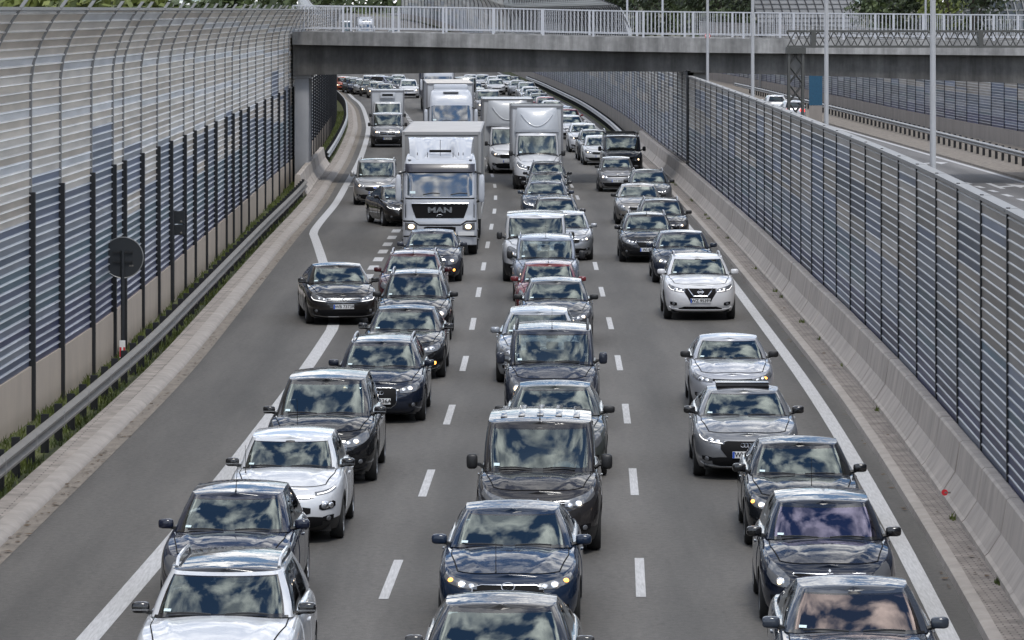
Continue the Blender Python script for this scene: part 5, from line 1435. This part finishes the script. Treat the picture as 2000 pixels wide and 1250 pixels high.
def tree(x, y, h, w, lm, label, n=2200, leaf=.24, group=None):
    root = empty('tree', (x, y, 0)); rg = random.Random(int(x * 31 + y * 17)); g = G()
    g.tube([(0, 0, 0), (.1, 0, h * .3), (.0, .1, h * .6), (.1, 0, h * .85)], [.22, .17, .11, .04], 7)
    cl = []
    for k in range(22):
        a = rg.uniform(0, math.tau); zz = h * rg.uniform(.25, .97); rr = w * rg.uniform(.15, 1.0) * (1 - abs(zz / h - .55) * .9)
        c = Vector((rr * math.cos(a), rr * math.sin(a), zz)); cl.append((c, w * rg.uniform(.28, .55)))
        if k % 2 == 0: g.tube([(0, 0, zz * .7), tuple(c * .6 + Vector((0, 0, zz * .3))), tuple(c)], [.07, .045, .015], 5)
    g.build('trunk', M_BARK, root)
    V = []; Fc = []
    for i in range(n):
        c, r = rg.choice(cl); d = Vector((rg.gauss(0, 1), rg.gauss(0, 1), rg.gauss(0, 1))).normalized() * r * rg.random() ** .4; d.z *= .75
        p = c + d; u = Vector((rg.gauss(0, 1), rg.gauss(0, 1), rg.gauss(0, 1))).normalized(); v = u.orthogonal().normalized(); v2 = u.cross(v); s = leaf * rg.uniform(.6, 1.4); b = len(V)
        V += [p - v * s, p + v2 * s * .55, p + v * s, p - v2 * s * .55]; Fc.append((b, b + 1, b + 2, b + 3))
    mk('crown', V, Fc, lm, root, smooth=False)
    tag(root, label, 'tree', group)
for i, (px, Y, h, w, lm, lab) in enumerate([
    (1240, 330, 12, 3.2, 0, 'dark tree behind the railing where the ribbed wall ends'), (1300, 345, 13, 3.6, 0, 'dark tree behind the thin pole left of the first lamp post'), (1352, 335, 11.5, 3.0, 1, 'mid green tree just left of the slimmest lamp post'),
    (1405, 350, 13, 3.2, 0, 'dark tree between the two slim lamp posts'), (1452, 338, 12, 2.8, 1, 'brighter tree at the left end of the pale grey barrier'), (1500, 480, 16, 4, 0, 'dark tree rising behind the pale grey barrier'),
    (1712, 340, 11.5, 3.0, 0, 'dark tree at the right end of the pale grey barrier'), (1760, 350, 12.5, 3.4, 1, 'light clumped tree midway between the grey and smoked barriers'), (1806, 342, 12.5, 3.0, 0, 'dark tree behind the short thin pole at the right'), (1852, 352, 12.5, 3.2, 2, 'yellowish tree left of the dark smoked barrier'), (1900, 410, 14, 4, 0, 'dark tree behind the smoked barrier')]):
    Y = 260.0
    while OWx(Y) + 3.5 > (px - 1000) * Y / F: Y += 3
    Y += (i * 7) % 13; k = max(1, Y / 340)
    tree((px - 1000) / F * Y, Y, h * k ** .5 + 1, w * k, M_LEAF[lm], lab, n=3200, leaf=.2 * k, group='trees beyond the bridge')
for (px, Y, h, w, lm, lab) in [(40, 130, 8.6, 2.6, 2, 'sunny green treetop above the left wall at the picture corner'), (130, 135, 8.7, 2.8, 2, 'low sunny treetop above the left wall, right of the corner one'), (225, 145, 8.6, 2.5, 1, 'mid green treetop above the left wall'), (290, 150, 8.75, 2.3, 2, 'small bright treetop above the left wall, right of the mid green one'), (440, 230, 8.9, 2.4, 1, 'small treetop above the left wall near the bridge')]:
    tree((px - 1000) / F * Y - .4, Y, h, w, M_LEAF[lm], lab, n=2600, group='treetops over the left wall')
def woods():
    rg = random.Random(3); V = []; Fc = []
    for i in range(14000):
        px = rg.uniform(-250, 1500); Y = rg.uniform(1180, 1330) if px > 480 else rg.uniform(250, 300); k = Y / 1000; x = (px - 1000) / F * Y
        z = rg.uniform(1, 26 + 5 * math.sin(px * .02) + 3 * math.sin(px * .07)) if px > 480 else rg.uniform(3, 9.6 + .9 * math.sin(px * .03) + .5 * math.sin(px * .11))
        p = Vector((x, Y, z)); u = Vector((rg.gauss(0, 1), rg.gauss(0, 1), rg.gauss(0, 1))).normalized(); v = u.orthogonal().normalized(); w = u.cross(v); s = rg.uniform(.7, 1.7) * k; b = len(V)
        V.extend([p - v * s, p + w * s * .6, p + v * s, p - w * s * .6]); Fc.append((b, b + 1, b + 2, b + 3))
    o = mk('far_woods', V, Fc, M_LEAF[1], smooth=False); tag(o, 'distant woods filling the top of the view behind the walls', 'woods', kind='stuff')
woods()
def grass():
    rg = random.Random(5); V = []; Fc = []
    def blade(x, y, z, h):
        a = rg.uniform(0, math.tau); w = .012 + .012 * rg.random(); lx, ly = rg.gauss(0, .35) * h, rg.gauss(0, .35) * h; b = len(V)
        V.extend([(x - w * math.cos(a), y - w * math.sin(a), z), (x + w * math.cos(a), y + w * math.sin(a), z), (x + lx, y + ly, z + h)]); Fc.append((b, b + 1, b + 2))
    n = 0
    while n < 17000:
        y = 60 + (rg.random() ** 1.5) * 135; t = rg.random(); xa, xb = XWx(y) + .02, XKx(y) - .96; x = xa + (xb - xa) * t
        dens = math.sin(x * 3.1 + y * .9) + math.sin(y * .37 + 2) + math.sin(y * 1.7 - x * 5)
        if dens < rg.uniform(-2.2, 1.2): continue
        blade(x, y, .1, rg.uniform(.04, .17) * (1.3 if dens > 1 else 1)); n += 1
    o = mk('grass', V, Fc, leaf_mat('grass_blades', (.05, .075, .014), (.12, .145, .03)), smooth=False); tag(o, 'patchy green grass between the guard rail and the left wall', 'grass', kind='stuff')
    V.clear(); Fc.clear(); n = 0
    while n < 5000:
        y = 205 + rg.random() * 120; x = XWx(y) + .05 + (XKx(y) - 1.1 - XWx(y)) * rg.random(); blade(x, y, .1, rg.uniform(.05, .2)); n += 1
    o = mk('grass', V, Fc, MATS['grass_blades'], smooth=False); tag(o, 'grass strip beyond the bridge left of the dark guard rail', 'grass', kind='stuff')
    V.clear(); Fc.clear()
    for k in range(50):
        y = rg.uniform(55, 200); x = RWx(y) - .57 + rg.uniform(-.03, .03)
        if rg.random() < .35:
            for _ in range(30): blade(x + rg.gauss(0, .04), y + rg.gauss(0, .10), .12, rg.uniform(.03, .12))
    o = mk('weeds', V, Fc, MATS['grass_blades'], smooth=False); tag(o, 'small weeds at the foot of the right concrete barrier', 'weeds', kind='stuff')
    V.clear(); Fc.clear()
    for k in range(420):
        y = 58 + rg.random() ** 1.4 * 130; left = rg.random() < .72
        x = XKx(y) - rg.uniform(.0, .24) if left else RWx(y) - rg.uniform(.6, 1.2); s = rg.uniform(.012, .045); a = rg.uniform(0, 3.14); b = len(V); z = .02 if left else .135
        if not left and x < RWx(y) - .93: z = .01; x = RWx(y) - 1.2
        V.extend([(x + s * math.cos(a + q * 1.57) * (1.8 if q % 2 else .7), y + s * math.sin(a + q * 1.57) * 1.5, z + s * rg.uniform(0, .6)) for q in range(4)]); Fc.append((b, b + 1, b + 2, b + 3))
    o = mk('litter', V, Fc, mat('dry_leaves', (.10, .07, .045), .9, noise=.4, nscale=10), smooth=False); tag(o, 'dry leaves and grit along the gutters', 'leaf litter', kind='stuff')
grass()
# ------------------------------------------------------------------ the traffic
GRP = 'vehicles queuing in the traffic jam'
def lane_rot(y):
    d = (LLx(y + 3) - LLx(y - 3)) / 6; return -math.atan(d)
def place(root, c, px, py, label, cat, yaw=0, zws=None, group=GRP):
    z = zws if zws else c['H'] - .085
    Yw = F * (CAM_Z - z) / (py - HOR)
    for _ in range(4): Yw = F * (CAM_Z - z - ZRz(Yw)) / (py - HOR)
    X = (px - 1000) * Yw / F; th = lane_rot(Yw) + R(yaw); ey = c['e']
    root.location = (X + math.sin(th) * ey, Yw - math.cos(th) * ey, ZRz(Yw - ey)); root.rotation_euler = (0, 0, th)
    tag(root, label, cat, group); return root
BLK = (.010, .010, .012); DKB = (.010, .016, .034); NVY = (.012, .018, .045); GRY = (.085, .09, .10); SLV = (.33, .34, .36); WHT = (.55, .565, .59); DGR = (.028, .029, .033); BRN = (.035, .032, .033)
def car(px, py, kind, col, label, cat='car', yaw=0, **kw):
    names = {'sedan': 'sedan_car', 'hatch': 'hatchback_car', 'mini': 'small_car', 'estate': 'estate_car', 'suv': 'suv_car', 'mpv': 'people_carrier', 'mpvan': 'compact_van', 'van': 'panel_van'}
    root, c, q, C = make_car(names[kind], kind, col, **kw)
    return place(root, c, px, py, label, cat, yaw, c['H'] - kw.get('wtop', .085)), c, C
# --- left lane, from the camera outward
car(440, 1117.6, 'suv', WHT, 'white SUV with a dark roof and roof rails at the bottom left corner', 'car', roofcol=(.02, .022, .03), rails='body', head='slim', grille='hex', lit=None, mirror='gloss', spokes=10, metal=.1, W=1.86, camera_pod=False, chrome_mirror=True)
car(460, 968.6, 'hatch', NVY, 'dark navy hatchback behind the white SUV', head='round', grille='wide', lit=None, aerial=(.0, 1.95, .3), H=1.50)
car(567.6, 857.8, 'mini', WHT, 'white small car with black mirrors and black lower bumper, fourth from the front of the left lane' if False else 'white small hatchback with black mirrors and black lower bumper', head='split', grille='slit', nslats=2, trim=None, lit='drl', cluster=True, mirror='gloss', bumper_black=4, metal=.1, camera_pod=True, spokes=5, aerial=(-.62, .80, -.05), lamp=(.66, .62), lampr=.06, L=4.0, W=1.76, chrome_mirror=True)
car(637, 743.8, 'mpv', BLK, 'black people carrier with slanted headlights behind the white small hatchback', head='slant', grille='hex', nslats=5, lit='low', lip='body', spokes=10, camera_pod=True, lamp=(.64, .80), chrome_mirror=True, aerial=(-.4, .55, -.05))
car(746, 671, 'estate', DKB, 'dark blue estate with a tall framed grille and four ring emblem', head='std', grille='single', badge='rings4', badge_t=.72, lit='low', lip='chrome', rails='chrome', spokes=9, plate='WB 7236A', plate_t=.44, intake=None)
car(793, 605.8, 'sedan', BLK, 'black saloon with an amber fog lamp behind the dark blue estate', head='std', grille='slats', nslats=3, badge='vw', lit=None, lip='chrome', fogamber=1, spokes=9, chrome_mirror=True)
car(812, 537, 'estate', BLK, 'black tall estate with thick roof rails', head='tall', grille='wide', lit='low', rails='chrome', zb=.26, H=1.58, mirror='black', aerial=True, r=.34, lamp=(.7, .80), lampr=.075)
car(807, 498, 'estate', (.075, .012, .016), 'dark red estate hidden behind the black tall estate', head='std', grille='wide', lit=None, rails='chrome', H=1.50, aerial=(0, 2.1, .25))
car(844, 454, 'sedan', (.05, .055, .075), 'dark grey saloon with amber lamp right in front of the white lorry', head='tall', grille='slats', nslats=2, badge='chevrons', lit='low', amber=None, fogamber=1, lamp=(.66, .76))
car(660, 521, 'sedan', (.020, .017, .016), 'black saloon crossing the solid line alone at the left', yaw=7, head='std', grille='slats', nslats=3, badge='vw', lit='drl', lip='chrome', plate='WB 7373R', plate_t=.50, spokes=9, chrome_mirror=True, lampr=.045)
car(781, 366, 'sedan', (.022, .019, .017), 'dark saloon merging at an angle behind the left side of the white lorry', yaw=13, head='slim', grille='slats', lit='drl', spokes=8)
car(735, 315, 'mpvan', (.27, .265, .26), 'silver beige compact van in the merging lane left of the white lorry', head='slant', grille='fish', badge='oval', badge_t=.75, lit='low', plate='WW 684YV', rails='body', mirror='body', metal=.6, trim=None)
car(757, 223, 'van', (.21, .21, .215), 'grey van with black bumper in front of the white refrigerated truck', cat='van', head='round', grille='slats', nslats=1, badge='blitz', lit='low', bumper_black=6, mirror='black', panel_van=True, H=2.0, lampr=.085, plate='WE 5041X', plate_t=.40)
# --- middle lane
car(977, 1187.5, 'sedan', (.045, .043, .043), 'dark grey saloon cut by the bottom edge in the middle lane', head='std', grille='wide', lit=None)
car(1000, 999, 'sedan', (.012, .028, .065), 'dark blue saloon with winged grille in the middle lane', head='slim', grille='hex', badge='wing', badge_t=.80, trim='frame', lit='low', amber=0, amber_at=(.80, .86), lamp=(.62, .82), L=4.85, W=1.85, spokes=9, aerial=(-.16, .25, .02), plate_t=.30)
car(1054, 828.5, 'mpvan', BRN, 'dark brown compact van with a driver in a white shirt', head='slim', grille='slit', nslats=2, trim=None, badge='chevrons', badge_t=.82, lit='low', mirror='black', panel_van=True, roof_ribs=True, aerial=True, camera_pod=True, amber=None, lamp=(.62, .78), W=1.87, H=1.86, bumper_black=4, rails=None)
car(1083.6, 758, 'sedan', (.085, .095, .09), 'pale green grey saloon hidden behind the dark brown van', head='tall', grille='wide', lit=None, mirror='black', H=1.48)
car(1078, 648, 'mpvan', (.035, .042, .065), 'dark blue compact van with roof rails and round headlights', head='tall', grille='slit', badge='chevrons', badge_t=.86, lit='low', rails='black', mirror='body', aerial=True, lamp=(.70, .76), lampr=.08, H=1.82)
car(1052, 612, 'estate', (.22, .24, .27), 'silver estate peeping out left of the dark blue compact van', head='std', lit=None, mirror='body', chrome=True, H=1.47)
car(1086, 552, 'hatch', (.085, .09, .10), 'dark grey hatchback behind the compact van with roof rails', head='slant', grille='hex', lit='low', lamp=(.68, .80), mirror='black', H=1.48)
car(1071, 518, 'mini', (.21, .025, .03), 'red small hatchback in the middle lane', head='tall', grille='wide', lit='low', aerial=True, H=1.50, lamp=(.68, .76))
car(1066, 467, 'mpvan', (.16, .19, .25), 'light blue compact van with roof rails in front of the white van', head='tall', grille='wide', lit='low', rails='body', mirror='black', aerial=True, H=1.74, lamp=(.7, .78))
car(1046, 423, 'van', (.50, .51, .53), 'white van with black mirrors behind the light blue compact van', cat='van', head='round', grille='slats', lit='low', mirror='black', panel_van=True, bumper_black=5, H=1.96, lampr=.08, lamp=(.72, .74))
car(1104, 418, 'hatch', SLV, 'silver hatchback half hidden right of the white van', head='std', lit='low', metal=.6, mirror='body', lamp=(.7, .82))
car(1085, 390, 'estate', (.05, .05, .055), 'dark grey estate with roof rails behind the white van', head='std', lit='low', rails='chrome', lamp=(.72, .83))
car(1066, 358, 'suv', (.045, .06, .09), 'blue grey SUV in the middle of the middle lane', head='slim', lit='drl', rails='chrome', H=1.58, grille='hex')
car(1068, 340, 'hatch', (.03, .03, .033), 'dark car whose roof shows behind the blue grey SUV', head='std', lit=None, H=1.48)
car(1069, 320, 'estate', BLK, 'black estate with roof rails in front of the white motorhome', head='std', lit=None, rails='chrome', H=1.52, chrome=True)
# --- right lane
car(1668, 1152, 'sedan', (.055, .068, .095), 'blue grey saloon with rose tinted windscreen at the bottom right', head='slim', lit=None, glass='rose', L=4.85, W=1.87, camera_pod=True)
car(1608, 983.5, 'hatch', DKB, 'dark blue hatchback with violet windscreen and large oval headlights', head='tall', grille='slit', badge='diamonds', badge_t=.88, lit='low', glass='violet', mirror='gloss', lamp=(.66, .66), lampr=.06, H=1.50, W=1.80)
car(1561, 870, 'sedan', (.012, .014, .018), 'black saloon behind the dark blue hatchback with violet windscreen', head='std', lit='low', lamp=(.68, .80), amber=0, amber_at=(.86, .83), mirror='gloss', aerial=(.12, .62, -.02), H=1.45, W=1.78, wbase=2.64)
car(1452, 765.5, 'sedan', (.15, .155, .165), 'grey saloon with open sunroof and four ring emblem', head='slim', grille='hex', badge='rings4', badge_t=.72, lit='drl', sunroof=True, mirror='gloss', plate='WW 1S34', plate_t=.44, trim=None, lip='body', spokes=5, H=1.42)
car(1424, 663, 'sedan', (.38, .39, .42), 'old silver saloon with black mirrors behind the sunroof saloon', head='slim', grille='slit', lit=None, mirror='black', metal=.5, W=1.72, H=1.41, L=4.45, amber=1, amber_at=(.70, .84), trim=None, intake=[(0, .16, .30), (.3, .16, .30), (.4, .18, .28)])
car(1362.5, 503.7, 'suv', (.60, .605, .62), 'white SUV with a V shaped grille alone in the right lane', head='slim', grille='vee', trim='vee', badge='bar', badge_t=.76, lit='drl', rails='chrome', plate='WZ 9539Y', plate_t=.43, spokes=5, lip='body', mirror='body', metal=.1, H=1.60, camera_pod=True, intake=[(0, .10, .20), (.42, .10, .20), (.58, .10, .13)], zb=.24)
car(1331, 456, 'sedan', (.025, .035, .06), 'dark blue saloon behind the white SUV', head='std', grille='wide', badge='diamond', lit='low', lamp=(.70, .80), aerial=False)
car(1263, 421, 'estate', (.012, .012, .014), 'black estate with a trapezoid grille and oval emblem', head='slant', grille='trap', badge='oval', badge_t=.68, lit=None, rails='chrome', plate='WI 0724', plate_t=.40, aerial=True, mirror='body')
car(1291.5, 393, 'estate', (.03, .03, .035), 'dark estate with headlights on right behind the black trapezoid grille estate', head='std', lit='low', rails='chrome', lamp=(.68, .80), mirror='black')
car(1246.7, 363, 'sedan', (.24, .225, .205), 'beige silver saloon with a dark shield grille', head='tall', grille='trap', lit=None, mirror='black', metal=.6)
car(1267, 335.7, 'estate', (.10, .11, .125), 'grey estate with roof rails near the concrete barrier', head='std', lit=None, rails='chrome', mirror='black')
car(1204, 310, 'mini', (.22, .22, .225), 'silver grey small car in front of the dark van with a roof rack', head='round', grille='slit', badge='ellipses', badge_t=.88, lit='low', mirror='black', plate='WT 0526', plate_t=.50, lampr=.07, lamp=(.66, .74), trim=None, H=1.50, metal=.6)
car(1214.6, 267, 'van', (.05, .048, .048), 'dark van with a roof rack in the right lane', cat='van', head='slant', grille='slats', lit='low', rack=True, mirror='black', bumper_black=4, H=1.98, lamp=(.76, .74), lampr=.07)
car(1170, 267.5, 'hatch', (.48, .49, .51), 'white hatchback half hidden left of the dark van', head='std', lit='low', lamp=(.68, .80), metal=.1, mirror='body')
car(1160, 256, 'suv', (.05, .055, .065), 'dark SUV with roof rails behind the half hidden white hatchback', head='std', lit='low', rails='chrome', H=1.62)
car(1140, 243, 'suv', (.52, .53, .55), 'white SUV behind the dark SUV with roof rails', head='slim', lit='low', H=1.62, metal=.1, badge='star')
# --- lorries and box vans
def at_y(root, px, Y, label, cat, yaw=0):
    th = lane_rot(Y) + R(yaw); root.location = ((px - 1000) * Y / F, Y, ZRz(Y)); root.rotation_euler = (0, 0, th); tag(root, label, cat, GRP); return root
at_y(make_lorry('articulated_lorry', 'deflector'), 859, 136.8, 'white lorry with a two lobed roof deflector and pale tarpaulin trailer', 'lorry', yaw=.1)
at_y(make_lorry('articulated_lorry', 'box'), 881, 227.5, 'white high roofed lorry behind the one with the two lobed deflector', 'lorry', yaw=.4)
at_y(make_lorry('articulated_lorry', 'navy'), 857, 327, 'white lorry with a navy trailer under the bridge, farthest of the three lorries', 'lorry', yaw=-.5)
r_, c_ = make_box_van('motorhome_van', (.48, .49, .51), 2.08, 3.36, M_BOXW, True, .42, head='slant', grille='slats', badge='blitz', lit='drl', bumper_black=5, mirror='black', metal=.1, dark_rim=True)
place(r_, c_, 1049, 262, 'white box van with a rounded fairing over the cab, in the middle lane', 'box van', zws=2.44); r_.scale = (1.1, 1.1, 1.1)
r_, c_ = make_box_van('refrigerated_van', (.56, .57, .58), 2.02, 2.98, M_BOXW, False, .2, head='slant', lit='low', mirror='black', metal=.1, far=True)
place(r_, c_, 757, 201, 'white refrigerated box truck with a cooling unit above the cab', 'box van', zws=2.20)
r_, c_ = make_box_van('box_van', (.55, .56, .58), 2.45, 3.62, M_BOXW, True, .40, length=7.5, head='slant', lit='low', mirror='black', metal=.1, far=True)
place(r_, c_, 992, 250, 'white box truck with a tall wind fairing, behind the rounded box van', 'box van', zws=2.20)
car(1009, 257, 'van', (.55, .56, .58), 'white high roofed van squeezed behind the left edge of the rounded box van', 'van', H=2.75, cowl=1.35, L=5.8, panel_van=True, head='slant', lit=None, mirror='black', wtop=.95, metal=.1, far=True)
car(1001, 246, 'van', (.50, .51, .52), 'white tall camper van between the high roofed van and the tall fairing truck', 'van', H=2.8, cowl=1.35, L=5.8, panel_van=True, head='slant', lit=None, mirror='black', wtop=.95, metal=.1, far=True)
# --- farther vehicles
def farcar(px, py, kind, col, label, **kw):
    kw.setdefault('lit', 'low'); kw.setdefault('lampr', .09); kw.setdefault('lamp', (.68, .78)); car(px, py, kind, col, label, far=True, yaw=kw.pop('yaw', 0), **kw)
farcar(1113, 227, 'sedan', (.52, .53, .55), 'white saloon behind the white SUV, right of the rounded box van', lit=None)
farcar(1109, 214.5, 'hatch', (.24, .03, .035), 'red hatchback behind the white saloon right of the box van', lit=None)
farcar(1099, 209, 'sedan', (.16, .22, .33), 'light blue saloon behind the red hatchback', lit=None)
farcar(1078, 198, 'sedan', (.42, .43, .45), 'pale saloon between the light blue saloon and the dusty red car', lit=None)
farcar(1066, 190.5, 'hatch', (.30, .13, .14), 'dusty red hatchback behind the pale saloon', lit=None)
farcar(1053, 184, 'estate', (.11, .12, .13), 'dark grey estate with roof rails behind the dusty red hatchback', rails='chrome', lit=None)
farcar(1036, 170.5, 'sedan', (.50, .51, .54), 'white saloon right of the tall fairing truck', lit=None)
farcar(1029, 161.5, 'mpv', (.30, .31, .33), 'silver car above the roof of the tall fairing truck, right', lit=None)
farcar(968, 155.5, 'hatch', (.46, .47, .49), 'light silver hatchback above the tall fairing truck', lit=None)
farcar(966, 150, 'sedan', (.40, .41, .43), 'silver saloon just under the bridge, right of the one with its light on', lit=None)
farcar(943, 147, 'hatch', (.34, .35, .37), 'silver hatchback with its light on just under the bridge', lit='low')
farcar(953, 177.5, 'van', (.34, .34, .35), 'pale van left of the tall fairing truck', lit='low', panel_van=True)
farcar(966, 218, 'mini', (.30, .29, .285), 'small silver car with bright lamp left of the tall fairing truck', lit='low')
farcar(932, 173, 'hatch', (.45, .46, .47), 'white hatchback between the second lorry and the pale van', lit=None)
farcar(798, 157, 'mpv', (.55, .56, .58), 'white people carrier with lights on, left of the navy trailer lorry', lit='low')
farcar(781, 155, 'hatch', (.05, .05, .055), 'dark hatchback with a bright lamp left of the white people carrier', lit='low')
farcar(760, 150, 'estate', (.20, .22, .28), 'light blue grey estate turned sideways in the far queue', lit=None, yaw=38)
farcar(752, 165, 'suv', (.17, .165, .16), 'grey brown SUV with a glass roof behind the refrigerated truck', lit='low', roofcol=(.02, .02, .024))
farcar(736, 161, 'estate', (.26, .25, .235), 'silver estate behind the grey brown SUV in the far left queue', lit='low')
farcar(721, 158, 'hatch', (.09, .09, .085), 'dark hatchback carrying a roof bar in the far left queue', lit='low', rack=True)
farcar(708, 156, 'sedan', (.22, .22, .22), 'silver saloon behind the roof bar hatchback in the far left queue', lit=None)
farcar(696, 154, 'estate', (.012, .018, .05), 'navy estate in the far left queue behind the silver saloon', lit=None)
farcar(686, 152, 'hatch', (.05, .052, .058), 'dark grey hatchback second from the far left end of the queue', lit=None)
farcar(672, 151, 'mini', (.42, .09, .035), 'orange small car at the far left end of the queue', lit='low')
farcar(909, 152, 'van', (.16, .17, .17), 'grey van just under the bridge, right of the navy trailer lorry', lit=None, H=2.5, panel_van=True)
farcar(1012, 158, 'sedan', (.20, .21, .23), 'grey saloon under the bridge right of the two silver cars', lit=None)
farcar(1003, 150.5, 'hatch', (.09, .09, .10), 'dark hatchback at the far end of the right lane under the bridge', lit=None)
farcar(985, 148, 'suv', (.35, .36, .38), 'silver SUV farthest back in the right lane under the bridge', lit=None)
farcar(920, 147, 'sedan', (.28, .29, .31), 'silver saloon farthest back beside the grey van under the bridge', lit='low')
farcar(926, 163, 'hatch', (.10, .11, .13), 'dark hatchback right of the second lorry, in front of the grey van', lit=None)
farcar(778, 147.5, 'sedan', (.30, .31, .33), 'silver saloon farthest back behind the dark hatchback with a bright lamp', lit=None)
farcar(740, 148, 'hatch', (.08, .085, .10), 'dark hatchback farthest back left of the sideways estate', lit=None)
farcar(722, 148.5, 'estate', (.33, .33, .34), 'silver estate farthest back in the far left queue', lit=None)
farcar(1044, 176.5, 'hatch', (.14, .15, .17), 'grey hatchback right behind the dark grey far estate', lit=None)
# --- opposite carriageway, seen from behind
def rear(px, py, kind, col, label, **kw):
    root, c, q, C = make_car('hatchback_car', kind, col, rear_view=True, far=True, **kw)
    z = c['H'] - .1; Y = F * (CAM_Z - z) / (py - HOR); X = (px - 1000) * Y / F
    root.location = (X, Y + c['g'], 0); root.rotation_euler = (0, 0, math.pi + .012); tag(root, label, 'car', 'cars on the opposite carriageway')
rear(1515, 188, 'hatch', (.50, .51, .52), 'white hatchback seen from behind on the opposite road, left of the lattice column')
rear(1549, 199, 'hatch', (.42, .43, .45), 'pale hatchback with a lit brake light beside the lattice column', brake=True)
# --- climbing beyond the bridge
def up(px, Y, kind, col, label, **kw):
    root, c, q, C = make_car({'van': 'panel_van'}.get(kind, 'small_car'), kind, col, far=True, **kw); at_y(root, px, Y, label, 'van' if kind == 'van' else 'car')
at_y(make_lorry('articulated_lorry', 'box'), 714, 640, 'white lorry seen through the bridge railing on the far rise', 'lorry')
up(677, 655, 'van', (.55, .56, .58), 'white camper seen through the railing left of the far lorry', H=3.0, panel_van=True, L=6, lit='low', lampr=.12)
up(744, 640, 'hatch', (.5, .51, .53), 'white car through the railing right of the far lorry', lit='low', lampr=.1)
up(768, 660, 'hatch', (.33, .34, .36), 'silver car through the railing, rightmost on the far rise', lit=None)
# --- the driver in the brown van
def driver():
    v = [o for o in bpy.data.objects if o.get('label', '').startswith('dark brown compact van')][0]
    bm = bmesh.new(); root = empty('person'); root.location = v.location; root.rotation_euler = v.rotation_euler
    P = [(.36, 2.02, .62), (.36, 2.03, .85), (.36, 2.04, 1.06), (.36, 2.02, 1.17), (.36, 2.0, 1.25), (.36, 1.99, 1.36), (.36, 2.0, 1.46),
         (.15, 2.0, 1.09), (.11, 1.86, .92), (.20, 1.70, 1.06), (.57, 2.0, 1.09), (.61, 1.86, .92), (.53, 1.70, 1.06)]
    E = [(0, 1), (1, 2), (2, 3), (3, 4), (4, 5), (5, 6), (2, 7), (7, 8), (8, 9), (2, 10), (10, 11), (11, 12)]
    rad = [.17, .17, .16, .065, .06, .10, .075, .075, .055, .04, .075, .055, .04]
    me = bpy.data.meshes.new('body'); me.from_pydata(P, E, []); o = bpy.data.objects.new('body', me); COL.objects.link(o)
    md = o.modifiers.new('s', 'SKIN'); sv = me.skin_vertices[0].data
    for k, r in enumerate(rad): sv[k].radius = (r, r * .8)
    sv[0].use_root = True
    o.modifiers.new('u', 'SUBSURF').levels = 2
    dg = bpy.context.evaluated_depsgraph_get(); m2 = bpy.data.meshes.new_from_object(o.evaluated_get(dg)); bpy.data.objects.remove(o)
    skin = mat('skin', (.42, .25, .18), .55); shirt = mat('white_shirt', (.72, .74, .78), .8)
    m2.materials.clear(); m2.materials.append(shirt); m2.materials.append(skin)
    for p in m2.polygons: p.material_index = 1 if p.center.z > 1.19 or p.center.y < 1.80 else 0; p.use_smooth = True
    b = bpy.data.objects.new('body', m2); COL.objects.link(b); b.parent = root
    g = G(); g.ell((.36, 2.03, 1.47), (.105, .10, .085), 0, 12, 8); g.build('hair', mat('grey_hair', (.10, .09, .085), .8), root)
    tag(root, 'driver in a white shirt at the wheel of the dark brown van', 'person')
driver()
